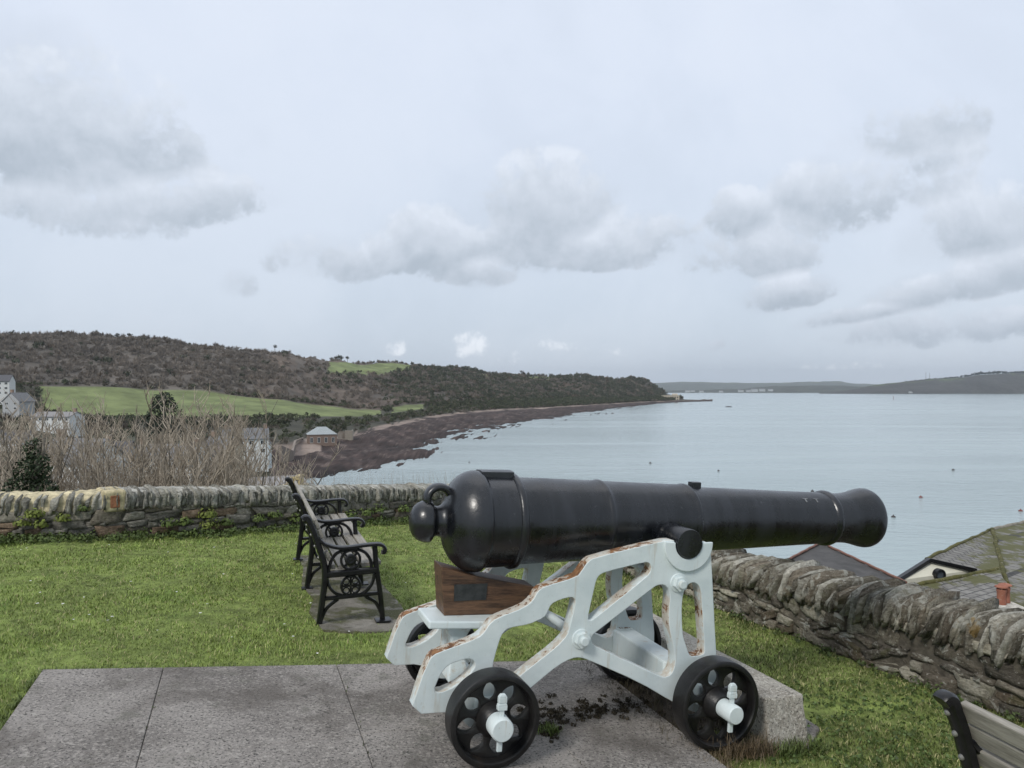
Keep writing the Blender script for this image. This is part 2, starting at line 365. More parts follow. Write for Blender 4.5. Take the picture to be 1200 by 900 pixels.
# ------------------------------------------------------------------ ground shape
PHI, TAU = R(19.5), R(4.2)
Fv = Vector((math.cos(PHI)*math.cos(TAU), math.sin(PHI)*math.cos(TAU), -math.sin(TAU))); Lv = Vector((-math.sin(PHI), math.cos(PHI), 0)); Nv = Fv.cross(Lv)
O = Vector((-.261, 3.906, .06))
RIG = Matrix((( Fv.x, Lv.x, Nv.x, O.x), (Fv.y, Lv.y, Nv.y, O.y), (Fv.z, Lv.z, Nv.z, O.z), (0,0,0,1)))
ca, sa = math.cos(PHI), math.sin(PHI)
def fl(x, y): return (x-O.x)*ca+(y-O.y)*sa, -(x-O.x)*sa+(y-O.y)*ca
def lawn_z(x, y):
    s, l = fl(np.asarray(x, float), np.asarray(y, float))
    sc = np.where(s > 2.2, 2.2+(s-2.2)*.25, np.where(s < -2.6, -2.6+(s+2.6)*.25, s))
    return .01-math.tan(TAU)*sc
def ray_pt(px, py, d): return Vector(((px-CX)/FPX*d, d, CAMH-(py-HY)/FPX*d))
def ground_at(px, py):
    d = 5.0
    for _ in range(60):
        z = float(lawn_z((px-CX)/FPX*d, d)); d += .5*((CAMH-z)*FPX/(py-HY)-d)
    return Vector(((px-CX)/FPX*d, d, float(lawn_z((px-CX)/FPX*d, d))))
# ------------------------------------------------------------------ land, sea
SEA = -23.25
def sea_d(py, z=SEA): return (CAMH-z)*FPX/(py-HY)
# wall lines (inner face base), from the photograph's base line
WB = [ground_at(-180, 636), ground_at(0, 633), ground_at(120, 631), ground_at(230, 626), ground_at(350, 618), ground_at(500, 608)]
WR = [ground_at(839, 712), ground_at(914.5, 741), ground_at(1031, 787), ground_at(1090, 806)]
dback = (WB[5]-WB[3]).to_2d().normalized(); dright = (WR[3]-WR[0]).to_2d().normalized()
# corner where both lines meet, behind the breech
A_, B_ = WB[5].to_2d(), WR[0].to_2d()
den = dback.x*(-dright.y)+dback.y*dright.x
tt = ((B_.x-A_.x)*(-dright.y)+(B_.y-A_.y)*dright.x)/den
CORNER = A_+dback*tt
RIGHT_END = WR[3].to_2d()+dright*4.2
LEFT_START = WB[0].to_2d()+(WB[0]-WB[1]).to_2d().normalized()*2.0
back_line = [LEFT_START]+[w.to_2d() for w in WB]+([CORNER] if tt > .1 else [])
right_line = [CORNER]+[w.to_2d() for w in WR]+[RIGHT_END]
wall_poly = back_line+right_line[1:]
def wall_depth(px):
    """depth along the viewing column at which the wall stands"""
    k = (px-CX)/FPX; best = 3.0
    for a, b in zip(wall_poly[:-1], wall_poly[1:]):
        dx, dy = b.x-a.x, b.y-a.y; dn = dx-k*dy
        if abs(dn) < 1e-9: continue
        u = (k*a.y-a.x)/dn
        if -.02 <= u <= 1.02: best = max(best, a.y+u*dy)
    return best
def cols(tab, xs):
    t = np.array(tab, float); return np.stack([np.interp(xs, t[:,0], t[:,i]) for i in range(1, t.shape[1])], 1)
xs = np.concatenate([np.arange(-520, 330, 6), np.arange(330, 800, 2.5), np.arange(800, 850, 5), np.arange(850, 2000, 40)]).astype(float)
wd = np.array([wall_depth(x) for x in xs])
# shore columns: waterline y, rock top y
yw = np.interp(xs, [330,380,430,445,462,490,505,518,560,600,640,690,740,770,790,830], [560,558,555.5,550,546,540,528,518,506,499,492,483,477.5,472.8,471.5,470.2])
yr = np.interp(xs, [330,355,400,450,500,540,580,640,700,760,790,830], [531,521,513,500,489.5,484,480.5,477.8,474,470.6,470,469.6])
yr = np.minimum(yr, yw-.4)
dw = sea_d(yw); ZR = -20.6
dr = np.maximum((CAMH-ZR)*FPX/(yr-HY), dw*1.02)
wv = np.clip((xs-292)/50, 0, 1); wv = wv*wv*(3-2*wv)           # 0 village, 1 open shore
vil = cols([[-520,-9,-6,0,9],[-60,-11,-8,-4,3],[30,-11,-8,-6.5,-5],[110,-13,-11.5,-12.5,-14],[200,-14,-16.5,-18.5,-17],[300,-15,-18.5,-20,-19.5],[2000,-15,-18.5,-20,-19.5]], xs)
field = cols([[-520,470,436,420,400],[0,430,490,450,388],[45,430,491,450,393],[150,430,492,457,398],[250,430,492,464,404],[300,445,490,467,409],[340,470,488,469.5,417],[380,520,487,475,424],[420,560,487.5,480.3,423.5],
              [440,585,486,481,424.5],[500,700,478,475,431],[540,800,475,472,434],[600,960,472.5,470,440],[700,1240,469.8,468,443],[740,1400,468.5,466.5,444.5],[757,1480,468,466,448],[772,1540,468,465,457],[784,1600,468,467.3,466.5],[830,1660,468.9,468.8,468.7]], xs)
d1 = np.interp(xs, [-520,0,250,340,380,420,440,500,600,700,757,784,830], [560,470,560,570,600,605,625,745,1010,1290,1520,1605,1665])
dk = np.interp(xs, [-520,0,250,340,380,420,500,600,700,757,784,830], [760,720,800,880,1020,1150,1300,1450,1600,1650,1640,1690])
def zy(y, d): return CAMH-(y-HY)/FPX*d
ctrl = []   # (depth, z) rows per column
near_right = xs > 838
for i, x in enumerate(xs):
    a = wv[i]; w0 = wd[i]+.62
    land = not near_right[i]
    zz = float(lawn_z((x-CX)/FPX*wd[i], wd[i]))
    c = [(w0, zz-.25), (w0+1.6, zz-.9)]
    if near_right[i]:
        c += [(w0+6, -4.2), (w0+14, -9), (w0+30, -24.5), (w0+60, -27), (w0+90, -28), (w0+120, -28), (w0+150,-28), (w0+180,-28)]
    else:
        c += [(w0+9, -4.0-1.2*a), (52, -10.5*(1-a)-25.2*a), (120*(1-a)+.55*dw[i]*a, vil[i,0]*(1-a)-25.2*a)]
        c += [(225*(1-a)+dw[i]*.985*a, vil[i,1]*(1-a)+(SEA-.35)*a), (330*(1-a)+dr[i]*a, vil[i,2]*(1-a)+ZR*a)]
        f0d = field[i,0]; c += [(max(f0d, dr[i]*a*1.02), zy(field[i,1], max(f0d, dr[i]*a*1.02)))]
        D1 = max(d1[i], c[-1][0]+6); c += [(D1, zy(field[i,2], D1))]
        DK = max(dk[i], D1+20); c += [(DK, zy(field[i,3], DK)), (DK*1.12, zy(field[i,3], DK)-12)]
        c = c[:11]
    while len(c) < 11: c.append((c[-1][0]+30, c[-1][1]))
    ctrl.append(c)
ctrl = np.array(ctrl)                                         # (ncol, 11, 2)
segs = [2, 5, 8, 8, 12, 56, 12, 12, 44, 5]
ts = np.concatenate([k+np.arange(n)/n for k, n in enumerate(segs)]+[[10.0]])
k0 = np.minimum(ts.astype(int), 9); fr = ts-k0
def smooth_t(f): return f
G = ctrl[:, k0, :]*(1-fr)[None,:,None]+ctrl[:, np.minimum(k0+1,10), :]*fr[None,:,None]
TD, TZ = G[...,0], G[...,1]
TX = (xs[:,None]-CX)/FPX*TD
seg_id = np.broadcast_to(k0[None,:], TD.shape); tpar = np.broadcast_to(ts[None,:], TD.shape)
XS = np.broadcast_to(xs[:,None], TD.shape)
shore = (XS > 318) & (XS < 838)
# hill relief; the reef is broken up by noise so the waterline is ragged
wgt = np.clip((tpar-7.6)/.8, 0, 1)*np.clip((10-tpar)/1., 0, 1)
TZ = TZ+wgt*(vnoise(TX/160, TD/160, 3, 4)*5.5)
rk = shore & (tpar > 4.6) & (tpar < 6.02)
reef = vnoise(TX/34, TD/75, 5, 5)*1.25+vnoise(TX/9, TD/30, 6, 4)*.75
TZ = np.where(rk, TZ+(reef+.42*np.clip((tpar-4.75)*6, 0, 1)*np.clip((640-XS)/160, -.6, 1))*np.clip((6.02-tpar)/.25, 0, 1), TZ)
YI = HY-(TZ-CAMH)/TD*FPX                                       # elevation band seen from the wall, used for land cover
# land cover base colours
C_wood = np.array((.125,.110,.094)); C_field = np.array((.165,.195,.080)); C_rock = np.array((.054,.038,.034)); C_sand = np.array((.24,.19,.16)); C_scrub = np.array((.06,.058,.042)); C_brack = np.array((.122,.096,.076))
cov = np.zeros(TD.shape+(3,)); cov[:] = (.085,.085,.055)
n1 = vnoise(TX/40, TD/40, 11, 4)
def put(mask, c, var=.15): cov[mask] = c*(1+var*n1[mask])[:,None]
fieldmask = (tpar >= 7.0) & (tpar <= 8.02) & (XS > 44) & (XS < 446)
strip = (tpar >= 7.0) & (tpar <= 8.02) & (XS > 458) & (XS < 497)
upper = (XS > 384) & (XS < 481) & (YI < 439-.0*XS) & (YI > 424.5) & (tpar > 8) & (YI < 437+4*np.sin((XS-384)/97*3.1)-(XS-384)*.02) & (tpar < 9)
upper2 = ((XS > 618) & (XS < 652) & (YI > 440) & (YI < 445) & (tpar > 8) & (tpar < 9)) | ((XS > 560) & (XS < 600) & (YI > 438.5) & (YI < 441) & (tpar > 8) & (tpar < 9))
put(tpar > 8.0, C_wood); put((tpar > 6) & (tpar <= 7.0), C_scrub); put((tpar >= 7) & (tpar <= 8), C_scrub)
brack = ((tpar > 8) & (XS > 300) & (XS < 440) & (n1 > -.1)) | ((XS > 640) & (XS < 690) & (YI > 448) & (YI < 463)) | ((XS > 405) & (XS < 470) & (YI > 466) & (YI < 484) & (tpar > 8))
put(brack, C_brack)
put(fieldmask | strip, C_field, .10); put(upper | upper2, C_field*1.02, .08)
put(rk, C_rock, .4); st_ = vnoise(TX/11+TD/70, TD/26, 26, 5)[...,None]; cov = np.where(rk[...,None], cov*(1+.55*st_), cov); cov = np.where((rk & (st_[...,0] > .55))[...,None], np.array((.12,.092,.08))[None,None], cov); fl_ = vnoise(TX/4.5, TD/9, 27, 4)[...,None]; cov = np.where(rk[...,None], cov*(1+.45*fl_), cov)
wet = rk & (TZ < SEA+.5); cov[wet] *= .55
put(shore & (tpar > 5.92) & (tpar < 6.12) & (n1 > -.25), C_sand, .2)
sandy = (XS > 334) & (XS < 376) & (tpar > 5.62) & (tpar < 6.1); put(sandy, C_sand*1.1, .1)
nc, nr = TD.shape
V = np.stack([TX, TD, TZ], -1).reshape(-1, 3); idx = np.arange(nc*nr).reshape(nc, nr)
okc = ~((near_right[1:] != near_right[:-1])[:,None] & (np.arange(nr-1)[None,:] > 14))
Fq = np.stack([idx[:-1,:-1], idx[1:,:-1], idx[1:,1:], idx[:-1,1:]], -1)[okc].reshape(-1, 4)
land = link('terrain', npmesh('terrain', V, Fq, cov.reshape(-1,3)), M['land'], smooth=True); tag(land, kind='structure')

# far shores across the water
def far_range(name, tab, d0, d1_, colr, seed, label=None, colr2=None):
    t = np.array(tab, float); xx = np.arange(t[0,0], t[-1,0]+1, 3.0); top = np.interp(xx, t[:,0], t[:,1]); rows = 16
    V = []; C = []
    zt = CAMH-(top-HY)/FPX*d1_
    for r_ in range(rows):
        f = r_/(rows-3) if r_ < rows-2 else 1+(r_-rows+3)*.2
        d = d0+(d1_-d0)*f
        zz = np.where(f <= 1, SEA-1+(zt-SEA+1)*np.sin(min(f,1)*1.5708)**.8, zt-(f-1)*60)
        xw = (xx-CX)/FPX*d; zz = zz+vnoise(xw/500, np.full_like(xw, d/300), seed, 4)*6*min(f, 1)
        V.append(np.stack([xw, np.full_like(xw, d), zz], 1))
        k = vnoise(xw/260, np.full_like(xw, d/180), seed+4, 4)
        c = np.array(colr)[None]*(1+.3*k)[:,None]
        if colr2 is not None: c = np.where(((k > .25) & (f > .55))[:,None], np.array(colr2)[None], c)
        C.append(c)
    V = np.concatenate(V); n = len(xx); ii = np.arange(n*rows).reshape(rows, n)
    F = np.stack([ii[:-1,:-1], ii[:-1,1:], ii[1:,1:], ii[1:,:-1]], -1).reshape(-1,4)
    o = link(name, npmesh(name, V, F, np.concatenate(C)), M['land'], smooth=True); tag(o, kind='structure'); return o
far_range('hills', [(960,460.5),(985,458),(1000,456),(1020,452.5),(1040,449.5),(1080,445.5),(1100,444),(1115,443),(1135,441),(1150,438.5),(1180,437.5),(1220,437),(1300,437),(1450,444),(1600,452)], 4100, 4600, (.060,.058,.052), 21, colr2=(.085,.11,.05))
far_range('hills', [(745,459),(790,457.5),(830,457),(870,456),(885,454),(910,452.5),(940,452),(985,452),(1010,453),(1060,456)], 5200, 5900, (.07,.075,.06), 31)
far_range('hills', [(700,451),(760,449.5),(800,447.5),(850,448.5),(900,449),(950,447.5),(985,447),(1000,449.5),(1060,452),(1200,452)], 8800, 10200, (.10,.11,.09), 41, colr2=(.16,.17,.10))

# sea: one sheet to beyond the far shore
m, t, p, v = base_mat('sea_water')
mp = t.n('ShaderNodeMapping', {'Vector': v, 'Scale': (.10, .22, .2), 'Rotation': (0,0,.25)}).outputs[0]
w1 = t.noise(mp, 9., 4, .6, .3); w2 = t.noise(mp, 1.6, 4, .55, .4)
big_ = t.n('ShaderNodeMapping', {'Vector': v, 'Scale': (.0016, .012, .01)}).outputs[0]
sw = t.ramp(t.noise(big_, 2.2, 5, .6, .5), .35, .7)
t.set(p, 'Base Color', t.mix(sw, (.32,.395,.398,1), (.365,.44,.442,1))); t.set(p, 'IOR', 1.33)
t.set(p, 'Roughness', t.m('ADD', .12, t.m('MULTIPLY', sw, .06)))
bump(t, p, t.m('ADD', t.m('MULTIPLY', w1, .35), w2), .55, .45); M['sea'] = m
sv = []; sf = []
for i, d in enumerate([8, 60, 300, 1200, 4000, 13000]):
    sv += [(-d*1.25-40, d, SEA), (d*1.25+40, d, SEA)]
    if i: sf.append((2*i-2, 2*i-1, 2*i+1, 2*i))
sea = link('sea', npmesh('sea', sv, sf), M['sea']); tag(sea, kind='structure')

# lawn sheet inside the walls
xsL = np.linspace(-9.5, 6.5, 140); ysL = np.linspace(-3.0, 13.5, 140); LX, LY = np.meshgrid(xsL, ysL, indexing='ij')
def inside(px, py, poly):
    c = np.zeros(np.shape(px), bool); n = len(poly)
    for i in range(n):
        x0, y0 = poly[i][0], poly[i][1]; x1, y1 = poly[(i+1)%n][0], poly[(i+1)%n][1]
        if y0 == y1: continue
        c ^= ((y0 > py) != (y1 > py)) & (px < (x1-x0)*(py-y0)/(y1-y0)+x0)
    return c
garden = [(q.x, q.y) for q in wall_poly]+[(9, -4), (-11, -4)]
def push(q, d):    # garden outline moved a little outwards under the walls
    return q
LZ = lawn_z(LX, LY)+vnoise(LX/1.5, LY/1.5, 9, 3)*.012
ii = np.arange(LX.size).reshape(LX.shape)
Fl = np.stack([ii[:-1,:-1], ii[1:,:-1], ii[1:,1:], ii[:-1,1:]], -1).reshape(-1,4)
cxL = (LX[:-1,:-1]+LX[1:,1:]).ravel()/2; cyL = (LY[:-1,:-1]+LY[1:,1:]).ravel()/2
inn = inside(cxL, cyL, garden)
for dx, dy in ((0,-.28),(0,.0),(-.28,0),(-.2,-.2)): inn |= inside(cxL+dx, cyL+dy, garden)
gn = vnoise(LX/.7, LY/.7, 12, 4)[...,None]
LC = np.array((.165,.21,.055))*(1+.25*gn)
lawn = link('lawn', npmesh('lawn', np.stack([LX,LY,LZ],-1).reshape(-1,3), Fl[inn], LC.reshape(-1,3)), M['turf'], smooth=True); tag(lawn, kind='structure')

# stone paving under the gun: slabs with open joints
def slab_geo(polys, n0, n1, g):
    for P in polys:
        k = len(P); V = [(a, b, n0) for a, b in P]+[(a, b, n1) for a, b in P]
        V = [tuple(RIG @ Vector(q)) for q in V]
        g.add(V, [tuple(range(k))[::-1], tuple(range(k, 2*k))]+[(i, (i+1)%k, k+(i+1)%k, k+i) for i in range(k)])
def lb(f): return 1.066-.085*(f+2.077)                          # rear edge of the paving
g = Geo(); e = .0016; js = [-2.085, -1.472, -.512, .42, 1.10]
for a, b in zip(js[:-1], js[1:]):
    for (c0, c1) in ((-1.8, None), (None, 'b')):
        def cut(f): return -.145+.085*(f+1.543)
        if c0: P = [(a+e, c0), (b-e, c0), (b-e, cut(b)-.003), (a+e, cut(a)-.003)]
        else: P = [(a+e, cut(a)+e), (b-e, cut(b)+e), (b-e, lb(b)), (a+e, lb(a))]
        slab_geo([P], -.12, 0+random.uniform(-.002, .002), g)
me = g.mesh('paving'); bevel(me, .003, 1); tag(link('paving', me, M['slab']), kind='structure')
g = Geo(); slab_geo([[(1.13,-.2),(1.5,-.25),(1.5,1.1),(1.13,.9)]], -.12, -.035, g)
tag(link('paving', g.mesh('paving_margin'), mottled('soil', (.03,.024,.018), (.07,.055,.04), 12, .95, .8, 40, .01)), kind='structure')
# concrete pad under the far bench
Qb = Vector((-1.405, 5.53, .03)); Ab = Vector((.943,.334,0)); Lb = Vector((-.334,.943,0))
pad = []
for i, (a, l) in enumerate([(.03,-.16),(.2,-.22),(.42,-.24),(.60,-.20),(.68,-.05),(.70,.5),(.66,1.4),(.62,2.2),(.6,2.4),(.02,2.4),(.05,1.9),(-.02,1.2),(.04,.7),(-.03,.3)]):
    q = Qb+Ab*a+Lb*l; pad.append((q.x, q.y))
g = Geo(); k = len(pad)
g.add([(x,y,float(lawn_z(x,y))-.08) for x,y in pad]+[(x,y,float(lawn_z(x,y))+.014) for x,y in pad], [tuple(range(k,2*k))]+[(i,(i+1)%k,k+(i+1)%k,k+i) for i in range(k)])
tag(link('paving', g.mesh('bench_pad'), M['concrete']), kind='structure')
# ------------------------------------------------------------------ stone walls
def stone_template(k=4, seed=0, rough=.16, rnd=.35):
    r = np.random.default_rng(seed); bm = bmesh.new(); bmesh.ops.create_cube(bm, size=2)
    bmesh.ops.subdivide_edges(bm, edges=bm.edges[:], cuts=k-1, use_grid_fill=True)
    V = np.array([v.co[:] for v in bm.verts]); F = [[v.index for v in f.verts] for f in bm.faces]; bm.free()
    L = np.linalg.norm(V, axis=1, keepdims=True); V = V*(1-rnd*.5)+V/L*1.2*(rnd*.5)
    c = np.array([vnoise(V[:,1]*.35+V[:,2]*.2, V[:,0]*.35+V[:,2]*.31, seed*3+i, 3) for i in range(3)]).T
    V = V+c*rough
    # shear the corners so that no stone is a box
    V = V+np.stack([V[:,2]*r.uniform(-.15,.15)+V[:,2]*V[:,0]*r.uniform(-.12,.12), np.zeros(len(V)), V[:,0]*r.uniform(-.2,.2)], 1)
    return V, np.array(F)
TPL = [stone_template(4, s, .17, .10) for s in range(14)]
TPC = [stone_template(4, s+40, .13, .06) for s in range(14)]
def build_wall(line, thick, top_fn, label, base_drop=.06, pal=None, cop_pal=None, cream_until=None, lean=.15, sizes=((.045,.12),(.12,.38)), mat=None, cop_h=.19, cop_w=(.022,.075), name='stone_wall', core_c=(.13,.118,.095), seed=1, proud=(.0,.028), cop_core=(.3,.29,.26), cop_fill=.86, bright=1.0):
    r = np.random.default_rng(seed)
    root = empty(name, (line[0].x, line[0].y, float(lawn_z(line[0].x, line[0].y))))
    tag(root, label, 'wall')
    org = np.array(root.location)
    pts = [np.array((q.x, q.y)) for q in line]; seg = [np.linalg.norm(b-a) for a, b in zip(pts[:-1], pts[1:])]; cum = np.concatenate([[0], np.cumsum(seg)]); Ltot = cum[-1]
    def at(u):
        i = min(max(int(np.searchsorted(cum, u)-1), 0), len(seg)-1); f = (u-cum[i])/seg[i]
        d = (pts[i+1]-pts[i])/seg[i]; q = pts[i]+(pts[i+1]-pts[i])*f
        # smooth the direction near the bends
        return q, d, np.array((-d[1], d[0]))       # outward normal is to the left of travel
    # core
    us = np.arange(0, Ltot+.01, .035); us[-1] = Ltot
    pk = []
    def lerp_n(a, b, n_): return [(a[0]+(b[0]-a[0])*i/n_, a[1]+(b[1]-a[1])*i/n_, 0) for i in range(n_)]
    VV = []; CC = []; FF = []; ms = 11
    for u in us:
        q, d, nrm = at(u); zb = float(lawn_z(*q))-.25; zt = top_fn(u, q)-cop_h; cr = cream_until is not None and u < cream_until(u)
        up_ = cop_h*(1.02 if cr else cop_fill)
        key = [(0.014, zb), (0.010, zt), (-.004 if cr else .008, zt+.01), (.004, zt+up_*.62), (.05, zt+up_*.86), (thick*.35, zt+up_), (thick*.65, zt+up_), (thick-.05, zt+up_*.86), (thick-.01, zt+up_*.6), (thick-.01, zt), (thick-.01, zb-1.2)]
        num = [10, 1, 5, 3, 4, 3, 4, 3, 3, 3]
        for (a, b, n_) in zip(key[:-1], key[1:], num):
            for i in range(n_):
                o_, z = a[0]+(b[0]-a[0])*i/n_, a[1]+(b[1]-a[1])*i/n_; w = q+nrm*o_; VV.append((w[0], w[1], z)); up2 = z > zt+.005
                CC.append((.52,.455,.30) if (cr and up2) else (cop_core if up2 else core_c))
        w = q+nrm*key[-1][0]; VV.append((w[0], w[1], key[-1][1])); CC.append(core_c)
    k = sum(num)+1; VV = np.array(VV); CC = np.array(CC)
    nz1 = vnoise(VV[:,0]*2.2+VV[:,2]*3.1, VV[:,1]*2.2+VV[:,2]*2.7, 61, 4); nz2 = vnoise(VV[:,0]*7+VV[:,2]*9, VV[:,1]*7-VV[:,2]*8, 62, 3)
    dq = at(Ltot/2)[2]; dsp = nz1*.010+nz2*.008
    VV[:,0] -= dq[0]*dsp; VV[:,1] -= dq[1]*dsp; VV[:,2] += (nz2*.010+nz1*.008)
    CC = CC*(1+.22*nz2[:,None]+.15*nz1[:,None])
    I = np.arange(len(us)-1)[:,None]*k+np.arange(k-1)[None,:]; FF = np.stack([I, I+k, I+k+1, I+1], -1).reshape(-1,4)
    me = npmesh('mortar', VV-org, FF, CC); link('mortar', me, M['mortar'], root, smooth=True)
    # rubble
    Vs, Fs, Cs, n = [], [], [], 0
    def put(P, F, c):
        nonlocal n
        Vs.append(P-org); Fs.append(F+n); n += len(P); Cs.append(np.broadcast_to(c, (len(P),3)))
    z = -base_drop
    hmax = max(top_fn(u, at(u)[0])-cop_h-float(lawn_z(*at(u)[0])) for u in us)
    while z < hmax:
        h = r.uniform(*sizes[0]); u = r.uniform(-.2, 0)
        while u < Ltot:
            ln = r.uniform(*sizes[1])*(1.2 if h > .08 else .9); uc = u+ln/2
            if 0 < uc < Ltot:
                q, d, nrm = at(uc); zl = float(lawn_z(*q)); zt = top_fn(uc, q)-cop_h
                hh = h*(1.75 if r.random() < .16 else 1)
                if zl+z+h*.35 < zt:
                    hh = min(hh, max(.03, zt+.025-zl-z))
                    T, F = TPL[r.integers(len(TPL))]
                    s = np.array((ln/2*.985, .09, hh/2*.97)); P = T*s
                    a = r.normal(0, .07 if seed == 3 else .20); P = P @ np.array([[math.cos(a),0,math.sin(a)],[0,1,0],[-math.sin(a),0,math.cos(a)]])
                    pr_ = r.uniform(*proud)
                    W3 = np.empty_like(P); W3[:,0] = q[0]+d[0]*P[:,0]+nrm[0]*(P[:,1]+.085-pr_); W3[:,1] = q[1]+d[1]*P[:,0]+nrm[1]*(P[:,1]+.085-pr_); W3[:,2] = zl+z+h/2+P[:,2]
                    put(W3, F, np.array(pal[r.integers(len(pal))])*r.uniform(.8, 1.3)*bright)
            u += ln+r.uniform(.002, .014)
        z += h+.006
    me = npmesh('rubble', np.concatenate(Vs), np.concatenate(Fs), np.concatenate(Cs)); link('rubble', me, mat or M['stone'], root, smooth=False)
    # coping: slates set on edge
    Vs, Fs, Cs, n = [], [], [], 0
    u = .02
    while u < Ltot-.02:
        w_ = r.uniform(*cop_w); q, d, nrm = at(u+w_/2); zt = top_fn(u, q)
        if cream_until is not None and u < cream_until(u): gap = r.uniform(.02, .06)
        else: gap = r.uniform(.0, .010)
        hh = cop_h*(r.uniform(.98, 1.08) if seed == 3 else r.uniform(.9, 1.25)); T, F = TPC[r.integers(len(TPC))]
        P = T*np.array((w_/2, thick/2+r.uniform(0, .035), hh/2))
        P[:,2] -= np.maximum(0, np.abs(P[:,1])-thick*.20)**2*1.9*(P[:,2] > 0)         # rounded back
        a = r.normal(lean, (.06 if seed == 3 else .13)); P = P @ np.array([[math.cos(a),0,-math.sin(a)],[0,1,0],[math.sin(a),0,math.cos(a)]])
        b = r.normal(0, .06); P[:,0], P[:,1] = P[:,0]*math.cos(b)-P[:,1]*math.sin(b), P[:,0]*math.sin(b)+P[:,1]*math.cos(b)
        uc = u+w_/2; W3 = np.empty_like(P); off = thick/2-.012+r.uniform(-.02,.02)
        W3[:,0] = q[0]+d[0]*P[:,0]+nrm[0]*(P[:,1]+off); W3[:,1] = q[1]+d[1]*P[:,0]+nrm[1]*(P[:,1]+off)
        W3[:,2] = zt-cop_h*.5-.012+(r.uniform(-.008, .006) if seed == 3 else r.uniform(-.03, .014))+P[:,2]
        put(W3, F, np.array(cop_pal[r.integers(len(cop_pal))])*r.uniform(.75, 1.3)*bright)
        u += w_*min(.93/math.cos(a), 1.5)+gap
    me = npmesh('coping', np.concatenate(Vs), np.concatenate(Fs), np.concatenate(Cs)); link('coping', me, M['stone_cop'], root)
    return root, at
M['mortar'] = attr_mat('rough_mortar', .95, .35, 14, .9, 45, .012)
def top_back(u, q):
    px = CX+FPX*q[0]/q[1]; yt = np.interp(px, [-200,0,50,110,125,150,200,350,500,700], [580,577.5,577,575,571.5,570.5,570,568.5,567,566])
    d = q[1]+.2
    return CAMH-(yt-HY)/FPX*d
def top_right(u, q):
    px = CX+FPX*(q[0]+.17)/(q[1]+.1); yt = np.interp(px, [500,700,845,900,960,1000,1060,1110,1150,1200,1400], [604,626,645,657,667,676,689,698,709,721,775])
    return CAMH-(yt-HY)/FPX*(q[1]+.1)
pal_b = [(.19,.18,.155),(.15,.142,.125),(.23,.215,.185),(.165,.147,.12),(.12,.116,.108),(.19,.14,.10),(.27,.255,.22),(.18,.172,.15)]
cop_b = [(.24,.232,.205),(.17,.166,.15),(.30,.29,.255),(.21,.204,.18)]
xw = lambda px: None
def cream_lim(u): return CREAM
# distance along the wall at which the cream pointing stops (photograph x = 150)
acc = 0; CREAM = 0
for a, b in zip(back_line[:-1], back_line[1:]):
    for f in np.linspace(0, 1, 40):
        q = a.lerp(b, f)
        if CX+FPX*q.x/q.y < 112: CREAM = acc+(b-a).length*f
    acc += (b-a).length
wall_b, at_b = build_wall(back_line, .42, top_back, 'low grey slate wall at the back of the lawn, cream pointing at one end, behind the far bench', pal=pal_b, cop_pal=cop_b, cream_until=cream_lim, lean=.12, sizes=((.035,.095),(.10,.36)), seed=3, cop_core=(.36,.35,.315), cop_fill=.98, proud=(-.004,.026), bright=1.15)
pal_r = [(.30,.285,.24),(.26,.245,.20),(.125,.108,.086),(.10,.088,.072),(.16,.143,.115),(.20,.182,.145),(.115,.093,.070),(.085,.076,.064),(.24,.225,.185)]
cop_r = [(.19,.175,.142),(.14,.128,.105),(.25,.235,.20),(.155,.135,.108),(.33,.32,.285)]
wall_r, at_r = build_wall(right_line, .40, top_right, 'brown lichened rubble wall with leaning edge-set coping running down past the gun muzzle', pal=pal_r, cop_pal=cop_r, lean=.30, sizes=((.03,.12),(.05,.26)), mat=M['stone_dark'], cop_h=.21, cop_w=(.018,.046), core_c=(.10,.088,.070), seed=8, proud=(-.022,.022), cop_core=(.12,.108,.086), cop_fill=.84, bright=1.12)
# the brick set in cream mortar in the coping of the back wall
g = Geo(); qb = ray_pt(132, 587, 8.55)
def uof(px):
    acc = 0
    for a, b in zip(back_line[:-1], back_line[1:]):
        for f in np.linspace(0, 1, 60):
            q = a.lerp(b, f)
            if CX+FPX*q.x/q.y >= px: return acc+(b-a).length*f
        acc += (b-a).length
    return acc
u_ = uof(132); q, d, nrm = at_b(u_); zt = top_back(u_, q)
Mx = Matrix(((d[0], nrm[0], 0, q[0]), (d[1], nrm[1], 0, q[1]), (0,0,1,0), (0,0,0,1)))
me = Geo(); me.box((-.115,-.035,zt-.235), (.115,.40,zt-.004), (.50,.43,.27), Mx); mm = me.mesh('mortar_pad'); bevel(mm, .035, 3)
o1 = link('mortar_patch', mm, M['mortar']); 
o1.data.transform(Matrix.Translation(-Vector(wall_b.location))); o1.parent = wall_b
me = Geo(); me.box((-.045,-.042,zt-.19), (.05,.1,zt-.055), (.30,.135,.075), Mx); mm = me.mesh('brick'); bevel(mm, .012, 2)
o2 = link('brick', mm, M['mortar']); o2.data.transform(Matrix.Translation(-Vector(wall_b.location))); o2.parent = wall_b

